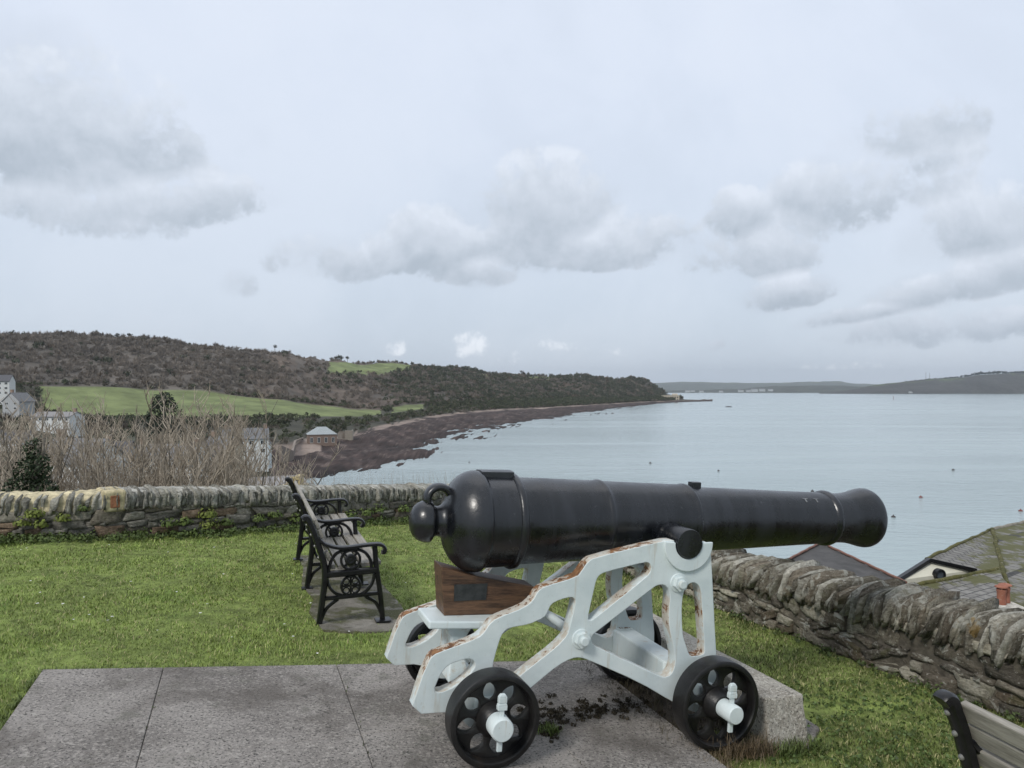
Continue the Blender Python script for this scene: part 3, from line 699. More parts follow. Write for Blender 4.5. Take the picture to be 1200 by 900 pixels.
# ------------------------------------------------------------------ the cannon
cannon = bpy.data.objects.new('cannon', None); COL.objects.link(cannon); cannon.matrix_world = RIG
tag(cannon, 'black muzzle-loading cannon on a white rusting iron garrison carriage with four black wheels', 'cannon')
def part(name, geo, mats, parent, sm=None, bev=None):
    me = geo.mesh(name) if isinstance(geo, Geo) else geo
    if bev: bevel(me, bev)
    o = link(name, me, mats, parent)
    if sm: smooth_by_angle(me, sm)
    return o
AX0, AXS = 1.019, .024
def axn(s): return AX0+AXS*s
axd = Vector((1, 0, AXS)).normalized()
prof = [(-.338,.002),(-.337,.025),(-.331,.050),(-.318,.074),(-.298,.092),(-.274,.102),(-.250,.106),(-.238,.105),(-.230,.099),(-.226,.088),(-.220,.080),(-.206,.075),(-.190,.076),(-.176,.083),(-.168,.092),(-.162,.10),(-.156,.125),(-.146,.155),(-.128,.187),(-.105,.214),(-.080,.235),(-.052,.249),(-.025,.256),(-.002,.2575),(.012,.2555),(.022,.248),(.030,.239),
        (.034,.2375),(.10,.2355),(.166,.2325),(.170,.2340),(.174,.2425),(.182,.2465),(.192,.2470),(.202,.2450),(.210,.2365),(.214,.2270),(.220,.2245),(.30,.2225),(.45,.2185),(.60,.2145),(.672,.2125),(.676,.2150),(.684,.2175),(.692,.2175),(.700,.2150),(.704,.2115),(.716,.2105),(.722,.2090),(.90,.2035),(1.08,.1985),(1.205,.1950),(1.209,.1975),(1.217,.1998),(1.227,.1998),(1.235,.1970),(1.239,.1905),(1.262,.1865),(1.275,.1825),
        (1.45,.1765),(1.70,.1690),(1.95,.1610),(2.20,.1540),(2.228,.1535),(2.232,.1575),(2.242,.1640),(2.256,.1665),(2.270,.1645),(2.280,.1575),(2.285,.1515),(2.32,.1495),(2.36,.1485),(2.40,.1500),(2.44,.1545),(2.48,.1625),(2.515,.1715),(2.545,.1785),(2.568,.1815),(2.585,.1805),(2.600,.1755),(2.610,.165),(2.614,.150),(2.614,.082),(2.605,.076),(2.2,.075)]
prof = [(a_ if a_ < 1.3 or (r_ < .08 and a_ < 2.3) else a_-.055*(a_-1.3)/1.3*1.15, r_) for a_, r_ in prof]
V, F = lathe(prof, axdir=axd, k=96, origin=(0, 0, AX0))
g = Geo(); g.add(V, F); barrel = part('barrel', g, M['gun'], cannon, 40)
# breech loop over the button
V = []; F = []; nu, nv = 40, 14; cxr, czr = -.197, 1.126
for i in range(nu):
    a = 2*math.pi*i/nu
    for j in range(nv):
        b = 2*math.pi*j/nv; rr = .0605+.0205*math.cos(b)*abs(math.cos(b))**-.25 if abs(math.cos(b)) > 1e-6 else .0605; V.append((cxr+rr*math.cos(a), .042*math.sin(b), czr+rr*math.sin(a)))
for i in range(nu):
    for j in range(nv): F.append((i*nv+j, ((i+1)%nu)*nv+j, ((i+1)%nu)*nv+(j+1)%nv, i*nv+(j+1)%nv))
g = Geo(); g.add(V, F); g.tube([(-.20,0,1.075),(-.192,0,1.045),(-.19,0,1.02)], [.042,.055,.065], 14); part('breech_loop', g, M['gun'], barrel, 50)
# vent patch and sights
for (nm_, s0, s1, hw, r0, r1) in (('vent_patch',.004,.176,.060,.22,.262),('sight_block',1.262,1.318,.026,.17,.2115)):
    g = Geo(); V = []
    for s in (s0, s1):
        for k_ in range(7):
            yy = -hw+2*hw*k_/6
            for rr in (r0, r1): V.append((s, yy, axn(s)+(math.sqrt(max(r1*r1-yy*yy*.8, 0)) if rr == r1 else r0-.02)))
    F = []
    for k_ in range(6):
        a = 2*k_; b = 14+2*k_
        F += [(a+1, a+3, b+3, b+1), (a, b, b+2, a+2), (a, a+2, a+3, a+1), (b, b+1, b+3, b+2)]
    F += [(0,1,15,14), (12,26,27,13)]
    g.add(V, F); part(nm_, g, M['gun'], barrel, None, .003)
for sgn in (-1, 1):
    g = Geo(); V, F = lathe([(.15,.088),(.195,.086),(.215,.077),(.23,.0755),(.378,.075),(.384,.072),(.3845,.06)], axdir=(0, sgn, 0), k=40, origin=(1.035, 0, .979)); g.add(V, F)
    part('trunnion', g, M['gun'], barrel, 40)
# two small raised foundry letters (T T) and chips of bare metal near the muzzle ring
M['letter'] = mottled('worn_letter_edges', (.10,.105,.11), (.22,.225,.23), 40, .5)
def on_barrel(s, ang, r): return (s, -r*math.sin(ang), axn(s)+r*math.cos(ang))
for s0 in (1.965, 2.045):      # two small raised foundry letters, T T
    P = [(s0,.62),(s0+.036,.62),(s0+.036,.655),(s0+.022,.655),(s0+.022,.80),(s0+.014,.80),(s0+.014,.655),(s0,.655)]; V = []
    for dz in (-.004, .0022): V += [on_barrel(a, b, float(np.interp(a, [1.95, 2.20], [.161, .154]))+dz) for a, b in P]
    g = Geo(); g.add(V, [tuple(range(8)), tuple(range(15, 7, -1))]+[(i, (i+1)%8, 8+(i+1)%8, 8+i) for i in range(8)]); part('raised_letter', g, M['letter'], barrel)

outer = [(-.354,.199),(-.315,.357),(-.284,.438),(-.271,.458),(-.249,.473),(-.057,.532),(-.026,.563),(-.008,.595),(.027,.624),(.165,.67),(.206,.705),(.225,.745),(.255,.768),(.425,.812),(.45,.845),(.471,.878),(.51,.907),(.896,.991),(.948,.994)]
arc = [(1.036+.0785*math.cos(a), .979+.0785*math.sin(a)) for a in np.linspace(math.pi*.95, 2*math.pi+.157, 16)]
outer2 = [(1.130,.992),(1.168,.976),(1.179,.947),(1.25,.407),(1.27,.30),(1.265,.16),(1.235,.115),(1.16,.105),(1.09,.13),(.99,.181),(.811,.281),(.52,.405),(.47,.421),(.427,.418),(.358,.387),(.265,.318),(.12,.205),(.075,.13),(.04,.115),(-.06,.115),(-.10,.15),(-.14,.199)]
h1 = [(-.251,.3),(-.225,.371),(-.20,.405),(-.165,.425),(-.1,.440),(-.068,.43),(-.06,.402),(-.09,.36),(-.15,.315),(-.22,.290)]
h2 = [(.025,.402),(.038,.469),(.057,.54),(.079,.567),(.11,.577),(.193,.588),(.27,.618),(.285,.645),(.3,.682),(.343,.702),(.405,.716),(.427,.70),(.421,.655),(.406,.582),(.396,.533),(.342,.477),(.208,.382),(.12,.315),(.07,.29),(.03,.31)]
h3 = [(.498,.606),(.514,.599),(.53,.605),(.810,.810),(.828,.835),(.831,.86),(.82,.878),(.795,.882),(.575,.833),(.546,.818),(.532,.797),(.519,.728)]
h4 = [(.525,.512),(.535,.530),(.555,.544),(.845,.748),(.875,.766),(.912,.769),(.943,.747),(.954,.704),(.948,.635),(.958,.549),(.995,.444),(1.007,.391),(1.003,.345),(.985,.312),(.946,.300),(.906,.314),(.555,.470),(.530,.488)]
h5 = [(1.025,.659),(1.028,.715),(1.040,.75),(1.062,.772),(1.088,.778),(1.115,.765),(1.133,.735),(1.144,.657),(1.178,.43),(1.170,.405),(1.094,.400),(1.082,.42),(1.068,.45),(1.045,.50),(1.034,.56)]
me_ch = extrude_shape([chaikin(outer+arc+outer2, .25), chaikin(h1), chaikin(h2), chaikin(h3), chaikin(h4), chaikin(h5)], .072, .004)
cheek = []
for sgn in (-1, 1):
    me = me_ch if sgn < 0 else me_ch.copy()
    o = link('cheek', me, [M['white'], M['white_rust']], cannon); o.location = (0, sgn*.324, 0); smooth_by_angle(me, 50)
    for p_ in me.polygons:
        if abs(p_.normal.y) > .98: p_.use_smooth = False
    cheek.append(o)
# raised half ring under each trunnion, hexagon nuts
def ring_geo(g, c, r0, r1, a0, a1, y0, y1, k=24):
    V = []
    for a in np.linspace(a0, a1, k):
        for (r_, y_) in ((r0,y0),(r1,y0),(r1,y1),(r0,y1)): V.append((c[0]+r_*math.cos(a), y_, c[1]+r_*math.sin(a)))
    F = [(4*i+j, 4*i+(j+1)%4, 4*i+4+(j+1)%4, 4*i+4+j) for i in range(k-1) for j in range(4)]+[(0,1,2,3), (4*k-4,4*k-1,4*k-2,4*k-3)]
    g.add(V, F)
def hexnut(g, c, r, y0, y1, rot=.3):
    k = 6; V = [(c[0]+r*math.cos(rot+i*math.pi/3), y, c[1]+r*math.sin(rot+i*math.pi/3)) for y in (y0, y1) for i in range(k)]
    g.add(V, [tuple(range(k)), tuple(range(2*k-1, k-1, -1))]+[(i, (i+1)%k, k+(i+1)%k, k+i) for i in range(k)])
for o, sgn in zip(cheek, (-1, 1)):
    g = Geo(); ring_geo(g, (1.036,.979), .0795, .142, math.pi*.98, math.pi*2+.06, sgn*.034, sgn*.052); part('trunnion_plate', g, M['white'], o, None, .004)
    for c in ((.47,.51),(.996,.777)):
        g = Geo()
        V, F = lathe([(.034,.050),(.042,.049),(.043,.03)], axdir=(0,sgn,0), k=28, origin=(c[0],0,c[1])); g.add(V, F)
        hexnut(g, c, .040, sgn*.042, sgn*.068); V, F = lathe([(.066,.023),(.084,.023),(.088,.019)], axdir=(0,sgn,0), k=20, origin=(c[0],0,c[1])); g.add(V, F)
        part('bolt', g, M['white'], o, None, .003)
# cross members
for (c, r) in (((.47,.51), .022), ((.996,.777), .022)):
    g = Geo(); g.tube([(c[0], -.30, c[1]), (c[0], .30, c[1])], r, 14); part('tie_rod', g, M['white'], cannon, 40)
g = Geo(); g.box((.985,-.289,.20), (1.115,.289,.355)); part('front_transom', g, M['white'], cannon, None, .01)
g = Geo(); g.box((1.005,.255,.3565), (1.10,.2875,.362)); tp = part('number_plate', g, M['white'], cannon)
g = Geo()
for i, x in enumerate((1.018, 1.032, 1.050, 1.058, 1.066, 1.080)):
    g.box((x, .262+.004*(i%2), .363), (x+.006, .279-.003*(i%3), .3645))
part('number_strokes', g, mottled('rusty_numerals', (.12,.05,.03), (.25,.12,.05), 60, .8), tp)
for (f0, n0) in ((0, .21), (1.18, .212)):
    g = Geo(); g.box((f0-.052, -.40, n0-.052), (f0+.052, .40, n0+.052)); part('axle', g, M['white'], cannon, None, .012)
# stool bed with its pedestal
g = Geo(); P = [(-.245,-.168),(.09,-.20),(.16,-.14),(.16,.10),(-.245,.085)]
k = len(P); g.add([(a,b,.522) for a,b in P]+[(a,b,.560) for a,b in P], [tuple(range(k))[::-1], tuple(range(k,2*k))]+[(i,(i+1)%k,k+(i+1)%k,k+i) for i in range(k)])
part('stool_bed', g, M['white'], cannon, None, .008)
g = Geo()
rings_ = [(.262,-.055,.055,-.17,.09),(.36,-.045,.035,-.14,.07),(.47,-.045,.035,-.13,.06),(.521,-.085,.055,-.15,.08)]
V = []
for (n_, f0, f1, l0, l1) in rings_: V += [(f0-.075,l0,n_),(f1-.075,l0,n_),(f1-.075,l1,n_),(f0-.075,l1,n_)]
F = [(4*i+j, 4*i+(j+1)%4, 4*i+4+(j+1)%4, 4*i+4+j) for i in range(3) for j in range(4)]+[(0,1,2,3),(12,13,14,15)]
g.add(V, F); part('bed_pedestal', g, M['white_rust'], cannon, None, .008)

# wheels
def leaf(cx_, ang, r0, r1, w):
    P = []
    for tq in np.linspace(0, 1, 9): P.append((r0+(r1-r0)*tq, w*math.sin(math.pi*tq**.85)**.8))
    for tq in np.linspace(1, 0, 9)[1:-1]: P.append((r0+(r1-r0)*tq, -w*math.sin(math.pi*tq**.85)**.8))
    return [(x*math.cos(ang)-y*math.sin(ang), x*math.sin(ang)+y*math.cos(ang)) for x, y in P]
def wheel(RW, sgn, f0, n0, l0):
    """l0 = outer face of the tread"""
    root_g = Geo(); tk = .108
    prof_r = [(0,RW-.024),(.0,RW-.006),(.004,RW-.001),(.010,RW),(tk-.01,RW),(tk-.004,RW-.001),(tk,RW-.006),(tk,RW-.026),(tk-.012,RW-.034),(.014,RW-.032),(.004,RW-.028)]
    k = 72; V = []; F = []
    for i, (s, r_) in enumerate(prof_r):
        for j in range(k): a = 2*math.pi*j/k; V.append((r_*math.cos(a), -sgn*s, r_*math.sin(a)))
    npf = len(prof_r)
    for i in range(npf):
        for j in range(k): F.append((i*k+j, i*k+(j+1)%k, ((i+1)%npf)*k+(j+1)%k, ((i+1)%npf)*k+j))
    root_g.add(V, F)
    me = root_g.mesh('wheel'); o = link('wheel', me, M['wheel_black'], cannon); o.location = (f0, l0, n0); smooth_by_angle(me, 40)
    rot = .2
    web = extrude_shape([[((RW-.028)*math.cos(a), (RW-.028)*math.sin(a)) for a in np.linspace(0, 2*math.pi, 73)[:-1]]]+[leaf(0, rot+i*math.pi/4, (.080*RW/.21), .167*RW/.21, .030*RW/.21) for i in range(8)], .030, .006)
    for p_ in web.polygons: p_.material_index = 0
    wo = link('wheel_web', web, M['wheel_black'], o); wo.location = (0, -sgn*.062, 0); smooth_by_angle(web, 40)
    g = Geo()
    V, F = lathe([(-.09,.05),(-.088,.072),(-.045,.074),(-.040,.082),(-.032,.078),(.006,.060),(.012,.054),(.012,.04)], axdir=(0,sgn,0), k=40); g.add(V, F)
    part('hub', g, M['wheel_black'], o, 40)
    return o
def linchpin(o, sgn, r_, ln):
    g = Geo()
    V, F = lathe([(.0,r_),(ln-.008,r_),(ln,r_-.006),(ln+.001,r_*.5)], axdir=(0,sgn,0), k=40); g.add(V, F)
    part('axle_end', g, M['white'], o, 40)
    g = Geo(); y = sgn*ln*.62
    def box_t(z0, z1, w0, w1, d0, d1):
        V = [(-w0,y-d0,z0),(w0,y-d0,z0),(w0,y+d0,z0),(-w0,y+d0,z0),(-w1,y-d1,z1),(w1,y-d1,z1),(w1,y+d1,z1),(-w1,y+d1,z1)]
        g.add(V, [(0,3,2,1),(4,5,6,7),(0,1,5,4),(1,2,6,5),(2,3,7,6),(3,0,4,7)])
    box_t(r_-.004, r_+.026, .011, .011, .008, .008); box_t(r_+.026, r_+.046, .0215, .0225, .013, .013); box_t(r_+.046, r_+.058, .0225, .017, .013, .011)
    box_t(r_+.058, r_+.084, .0195, .019, .012, .012); box_t(r_+.084, r_+.097, .019, .010, .012, .008); box_t(-r_-.050, r_-.004, .012, .011, .008, .008)
    part('linchpin', g, M['white'], o, None, .003)
for sgn in (-1, 1):
    o = wheel(.210, sgn, 0, .21, sgn*.53); linchpin(o, sgn, .052, .094)
    o = wheel(.221, sgn, 1.182, .204, sgn*.53); linchpin(o, sgn, .045, .118)

# wooden wedge under the breech
wedge = bpy.data.objects.new('wooden_wedge', None); COL.objects.link(wedge); wedge.matrix_world = RIG @ Matrix.Translation((-.15, 0, .5605)); tag(wedge, 'dark oak quoin wedge with a small plaque, under the breech of the gun', 'wedge')
g = Geo()
P = [(-.002,0),(.42,0),(.485,.10),(.47,.128),(.022,.218),(-.028,.243)]; P = [(0,0),(.44,0.0),(.475,.135),(.10,.205),(-.030,.243)]
k = len(P); V = [(a, -.080, b) for a, b in P]+[(a, .080, b) for a, b in P]
g.add(V, [tuple(range(k)), tuple(range(2*k-1, k-1, -1))]+[(i, (i+1)%k, k+(i+1)%k, k+i) for i in range(k)])
part('wedge_block', g, M['oak'], wedge, None, .005)
g = Geo(); g.add([(.045,-.0815,.072),(.212,-.0815,.076),(.214,-.0815,.158),(.041,-.0815,.154),(.045,-.085,.072),(.212,-.085,.076),(.214,-.085,.158),(.041,-.085,.154)], [(0,1,2,3),(4,7,6,5),(0,4,5,1),(1,5,6,2),(2,6,7,3),(3,7,4,0)])
part('plaque', g, M['plaque'], wedge, None, .001)

# granite stop block in front of the wheels and its footing
def rig_block(name, P8, mat, label, cat, sub=6, rough=.012, seed=1):
    bm = bmesh.new(); vs = [bm.verts.new(RIG @ Vector(q)) for q in P8]
    for f in ((0,3,2,1),(4,5,6,7),(0,1,5,4),(1,2,6,5),(2,3,7,6),(3,0,4,7)): bm.faces.new([vs[i] for i in f])
    bmesh.ops.bevel(bm, geom=bm.edges[:], offset=.012, segments=2, affect='EDGES', profile=.5)
    bmesh.ops.subdivide_edges(bm, edges=[e_ for e_ in bm.edges if e_.calc_length() > .1], cuts=sub, use_grid_fill=True)
    bmesh.ops.triangulate(bm, faces=[f for f in bm.faces if len(f.verts) > 4])
    for v_ in bm.verts:
        c = v_.co; v_.co += Vector((float(vnoise(np.array(c.y*2+c.z), np.array(c.x*2), seed, 3)), float(vnoise(np.array(c.x*2+c.z), np.array(c.y*2), seed+1, 3)), float(vnoise(np.array(c.x*2), np.array(c.y*2+c.z), seed+2, 3))))*rough
    me = bpy.data.meshes.new(name); bmesh.ops.recalc_face_normals(bm, faces=bm.faces); bm.to_mesh(me); bm.free()
    o = link(name, me, mat); tag(o, label, cat); return o
rig_block('granite_block', [(1.50,-.53,-.12),(1.76,-.52,-.12),(1.76,1.45,-.12),(1.50,1.45,-.12),(1.50,-.455,.195),(1.745,-.455,.20),(1.745,1.45,.20),(1.50,1.45,.195)], M['granite_pale'], 'long pale granite block lying in the grass in front of the gun carriage wheels', 'granite block')
rig_block('flat_stone', [(1.66,-.60,-.14),(1.98,-.36,-.14),(2.02,.10,-.14),(1.70,.10,-.14),(1.68,-.58,-.022),(1.96,-.34,-.025),(2.0,.10,-.025),(1.72,.10,-.02)], M['slab'], 'thin dark flat stone half sunk in the grass beside the granite block', 'stone', 3, .006, 5)

# ------------------------------------------------------------------ benches
def arcpts(P, n=24):
    """smooth curve through points (Catmull-Rom)"""
    P = [np.array(q, float) for q in P]; P = [2*P[0]-P[1]]+P+[2*P[-1]-P[-2]]; out = []
    for i in range(1, len(P)-2):
        for t_ in np.linspace(0, 1, 8, endpoint=False):
            a, b, c, d = P[i-1:i+3]
            out.append(.5*((2*b)+(-a+c)*t_+(2*a-5*b+4*c-d)*t_**2+(-a+3*b-3*c+d)*t_**3))
    out.append(P[-2]); return np.array(out)
def circle(c, r, n=28, a0=0, a1=2*math.pi): return [(c[0]+r*math.cos(a), c[1]+r*math.sin(a)) for a in np.linspace(a0, a1, n)]
def end_frame_mesh():
    g = Geo(); D = .042
    g.bar(arcpts([(.014,.0),(.026,.10),(.040,.20),(.056,.35),(.046,.468),(.014,.574),(-.024,.693),(-.055,.762),(-.066,.785)]), np.linspace(.040,.048,65), D+.012)
    g.bar(arcpts([(-.050,.752),(-.062,.782),(-.082,.792),(-.098,.780)]), .046, D+.016)                 # scroll at the top of the post
    g.bar(arcpts([(.010,.640),(.035,.612),(.069,.588),(.146,.563),(.236,.560),(.327,.567),(.433,.569),(.472,.556),(.490,.530),(.484,.506),(.466,.508)]), .026, D+.018)
    g.bar(arcpts([(.413,.556),(.427,.40),(.447,.264),(.462,.14),(.474,.0)]), .036, D)
    g.bar([(.420,.004),(.53,.004)], .016, .10); g.bar([(-.03,.004),(.06,.004)], .016, .09)              # feet
    g.bar([(.048,.372),(.235,.374),(.425,.380)], .046, D+.006)
    g.bar(arcpts([(.082,.395),(.090,.440),(.108,.485),(.150,.528),(.245,.549),(.335,.520),(.378,.465),(.392,.395)]), .022, .030)
    g.bar(arcpts([(.070,.352),(.082,.300),(.105,.258),(.150,.222),(.240,.198),(.325,.212),(.378,.255),(.402,.30),(.412,.352)]), .022, .030)
    for c in ((.239,.468), (.240,.278)):
        g.bar(circle(c, .068), .018, .028)
    g.bar(circle((.239,.468), .026), .034, .026); g.bar([(.225,.468),(.253,.468)], .034, .024)
    for i in range(4):
        a = math.pi/4+i*math.pi/2; c = (.239,.468); g.bar([(c[0]+.03*math.cos(a), c[1]+.03*math.sin(a)), (c[0]+.066*math.cos(a), c[1]+.066*math.sin(a))], .016, .022)
    for i in range(4):
        a = i*math.pi/2; c = (.240,.278); g.bar([(c[0]+.004*math.cos(a), c[1]+.004*math.sin(a)), (c[0]+.068*math.cos(a), c[1]+.068*math.sin(a))], .014, .024)
        b = a+math.pi/4; g.bar(circle((c[0]+.046*math.cos(b), c[1]+.046*math.sin(b)), .022, 14), .009, .022)
    g.bar([(.040,.200),(.184,.200),(.44,.206)], .026, D)
    g.bar(arcpts([(.026,.035),(.045,.085),(.075,.135),(.150,.190)]), .024, .032); g.bar(arcpts([(.468,.04),(.445,.095),(.415,.145),(.345,.190)]), .024, .032)
    me = g.mesh('end_frame'); smooth_by_angle(me, 45); return me
EF = end_frame_mesh()
def bench():
    root = empty('park_bench')
    for l in (0, 1.05, 2.15):
        o = link('end_frame', EF if not EF.materials else EF.copy(), [] if EF.materials else M['black_iron'], root)
        if EF.materials and not o.data.materials: o.data.materials.append(M['black_iron'])
        o.location = (0, l, 0)
    for i, (a, z) in enumerate([(.10,.418),(.185,.412),(.27,.412),(.355,.418),(.432,.424)]):
        g = Geo(); g.box((a-.034,.022,z-.014), (a+.034,2.128,z+.014)); part('seat_plank', g, M['plank'], root, None, .005)
    for i, z in enumerate((.50,.585,.668,.742)):
        x = np.interp(z, [.468,.574,.693,.762], [.046,.014,-.024,-.055])+.043; sl = .33
        g = Geo(); Mx = Matrix.Translation((x,0,z)) @ Matrix.Rotation(-sl, 4, 'Y'); g.box((-.014,.0,-.034), (.014,2.15,.034), None, Mx); part('back_plank', g, M['plank'], root, None, .005)
    bme = None
    for l in (0, 1.05, 2.15):
        for z in (.50,.585,.668,.742):
            x = np.interp(z, [.468,.574,.693,.762], [.046,.014,-.024,-.055])
            if bme is None:
                g = Geo(); V, F = lathe([(0,.011),(.006,.010),(.010,.006)], axdir=(-.95,0,-.3), k=12); g.add(V, F); bme = g.mesh('coach_bolt'); bme.materials.append(M['bolt'])
            o = bpy.data.objects.new('coach_bolt', bme); COL.objects.link(o); o.parent = root; o.location = (x-.024, l, z)
    return root
M['bolt'] = mottled('dull_zinc', (.20,.20,.19), (.32,.31,.29), 40, .5, metallic=.6)
EF.materials.append(M['black_iron'])
b1 = bench(); b1.location = Qb+Vector((0,0,.008)); b1.rotation_euler = (R(1.0), 0, R(19.5))
tag(b1, 'black cast-iron and grey plank bench seen end-on, on the lawn left of the gun', 'bench')
b2 = copy_tree(b1); b2.rotation_euler = (0, 0, R(14.2)); lv2 = Vector((-.245,.97,0)); end2 = ray_pt(1131, 832, 2.60)
b2.location = (end2.x-lv2.x*2.15, end2.y-lv2.y*2.15, end2.z-.742); tag(b2, 'black iron and grey plank bench beside the brown wall, cut off by the picture corner', 'bench')
# ------------------------------------------------------------------ houses
def house(name, label, px, d, w, dep, hw, rh, rot=0, ztop=None, ybase=None, wall_c=(.6,.6,.57), roof_c=(.12,.12,.125), hip=False, chim=1, win=(2,3), group=None, cat='house', gable_front=False):
    """px: image column it stands in; d: distance; ybase: picture row of its foot (turned into a real height)"""
    base = ray_pt(px, ybase, d)
    root = empty(name, base, rot); root['_'] = 0; del root['_']; tag(root, label, cat, group)
    g = Geo(); g.box((-w/2,-dep/2,-4), (w/2,dep/2,hw), wall_c)
    if not hip:
        if not gable_front: g.add([(-w/2,-dep/2,hw),(-w/2,dep/2,hw),(-w/2,0,hw+rh),(w/2,-dep/2,hw),(w/2,dep/2,hw),(w/2,0,hw+rh)], [(0,1,2),(3,5,4),(0,2,5,3),(1,4,5,2)], wall_c)
        else: g.add([(-w/2,-dep/2,hw),(w/2,-dep/2,hw),(0,-dep/2,hw+rh),(-w/2,dep/2,hw),(w/2,dep/2,hw),(0,dep/2,hw+rh)], [(0,1,2),(3,5,4),(0,2,5,3),(1,4,5,2)], wall_c)
    part('wall', g, M['plain'], root)
    g = Geo(); o_ = .3; t_ = .14
    if hip:
        a = [(-w/2-o_,-dep/2-o_,hw),(w/2+o_,-dep/2-o_,hw),(w/2+o_,dep/2+o_,hw),(-w/2-o_,dep/2+o_,hw)]; rl = max(w-dep, .6)/2
        g.add(a+[(-rl,0,hw+rh),(rl,0,hw+rh)], [(0,1,5,4),(1,2,5),(2,3,4,5),(3,0,4),(0,3,2,1)], roof_c)
    else:
        def slope(a, b, c, dd):
            n_ = (Vector(b)-Vector(a)).cross(Vector(dd)-Vector(a)).normalized()*t_
            if n_.z < 0: n_ = -n_
            lo = [Vector(q)+n_*.15 for q in (a,b,c,dd)]; g.add([tuple(q) for q in lo]+[tuple(q+n_) for q in lo], [(0,3,2,1),(4,5,6,7),(0,1,5,4),(1,2,6,5),(2,3,7,6),(3,0,4,7)], roof_c)
        if not gable_front:
            k_ = rh/(dep/2)
            slope((-w/2-.2,-dep/2-o_,hw-o_*k_),(w/2+.2,-dep/2-o_,hw-o_*k_),(w/2+.2,0,hw+rh),(-w/2-.2,0,hw+rh)); slope((-w/2-.2,dep/2+o_,hw-o_*k_),(w/2+.2,dep/2+o_,hw-o_*k_),(w/2+.2,0,hw+rh),(-w/2-.2,0,hw+rh))
        else:
            k_ = rh/(w/2)
            slope((-w/2-o_,-dep/2-.2,hw-o_*k_),(-w/2-o_,dep/2+.2,hw-o_*k_),(0,dep/2+.2,hw+rh),(0,-dep/2-.2,hw+rh)); slope((w/2+o_,-dep/2-.2,hw-o_*k_),(w/2+o_,dep/2+.2,hw-o_*k_),(0,dep/2+.2,hw+rh),(0,-dep/2-.2,hw+rh))
    rf = part('roof', g, M['roof'], root)
    for i in range(chim):
        cx_ = (-w/2+.6) if i == 0 else (w/2-.6)
        g = Geo(); g.box((cx_-.4,-.35,hw+rh*.4), (cx_+.4,.35,hw+rh+1.0), (.30,.22,.17)); g.box((cx_-.46,-.41,hw+rh+1.0), (cx_+.46,.41,hw+rh+1.12), (.34,.30,.26)); part('chimney', g, M['plain'], rf)
    rows_, n_ = win
    for r_ in range(rows_):
        for i in range(n_):
            x = -w/2+w*(i+.5)/n_; z = hw*(r_+.28)/rows_
            ww, wh = min(1.0, w/n_*.45), hw/rows_*.45
            g = Geo(); y = -dep/2
            for (a, b, c_, dd) in ((x-ww/2-.08,x+ww/2+.08,z-.08,z),(x-ww/2-.08,x+ww/2+.08,z+wh,z+wh+.08),(x-ww/2-.08,x-ww/2,z,z+wh),(x+ww/2,x+ww/2+.08,z,z+wh),(x-.03,x+.03,z,z+wh)):
                g.box((a,y-.05,c_), (b,y+.02,dd), (.75,.75,.73))
            wf = part('window', g, M['plain'], root)
            g = Geo(); g.box((x-ww/2,y-.02,z), (x+ww/2,y+.03,z+wh)); part('pane', g, M['glass'], wf)
    return root
WH, CR, PK, GY, ST = (.66,.67,.66), (.60,.55,.44), (.58,.44,.40), (.40,.41,.42), (.22,.18,.15)
SL, SLB, RD = (.105,.105,.115), (.17,.17,.175), (.22,.12,.09)
house('white_house', 'white house with bay windows under the wood, highest of the village at the picture edge', 3, 330, 7.5, 7, 6.0, 2.6, .25, ybase=463, wall_c=WH, roof_c=SL, win=(3,3), chim=1)
house('grey_house', 'grey gabled house just below the white house with bays', 22, 245, 6.2, 6, 3.0, 2.6, -.2, ybase=481, wall_c=GY, roof_c=SLB, win=(2,2), gable_front=True)
house('terrace', 'long low row with a pale roof at the foot of the green field', 68, 205, 11, 6, 1.4, 1.1, -.12, ybase=494, wall_c=WH, roof_c=(.26,.25,.25), win=(1,6), chim=2)
house('village_house', 'pale house glimpsed through the bare twigs above the ivy-clad tree', 12, 150, 7, 6, 2.6, 1.9, .3, ybase=532, wall_c=WH, roof_c=SL)
house('village_house', 'white rendered house behind the fan-shaped bare tree, low down by the wall', 96, 88, 7.5, 6, 4.4, 2.4, -.35, ybase=584, wall_c=WH, roof_c=SLB, win=(2,3))
house('village_house', 'tall narrow grey-white house seen between two bare trees', 139, 122, 4.2, 5, 6.0, 2.2, .1, ybase=578, wall_c=GY, roof_c=SL, win=(3,2))
house('village_house', 'wide white house in front of the dark evergreen, behind the bare shoots', 200, 132, 11, 7, 4.4, 2.2, -.1, ybase=566, wall_c=WH, roof_c=SLB, win=(2,5), chim=2)
house('village_house', 'pinkish house beside the wide white one, behind the bare shoots', 236, 140, 6, 6, 4.6, 2.2, .15, ybase=562, wall_c=PK, roof_c=SL)
house('village_house', 'cream cottage behind the straightest bare trunk', 262, 150, 5.4, 6, 5.2, 2.2, -.2, ybase=556, wall_c=CR, roof_c=SLB)
house('village_house', 'large pale house with a grey roof on the shore side of the village', 288, 182, 10, 7, 3.8, 2.2, .35, ybase=532, wall_c=WH, roof_c=SLB, win=(2,4), chim=2)
house('village_house', 'small blue-white gabled house at the shore end of the village', 308, 190, 3.4, 4, 2.2, 1.3, .1, ybase=530, wall_c=(.60,.63,.64), roof_c=SL, gable_front=True, win=(2,2))
house('village_house', 'grey roof just over the wall top beside the yellow chimney', 322, 64, 4.2, 5, .8, .9, .5, ybase=584, wall_c=WH, roof_c=(.30,.29,.29), win=(1,2), chim=0)
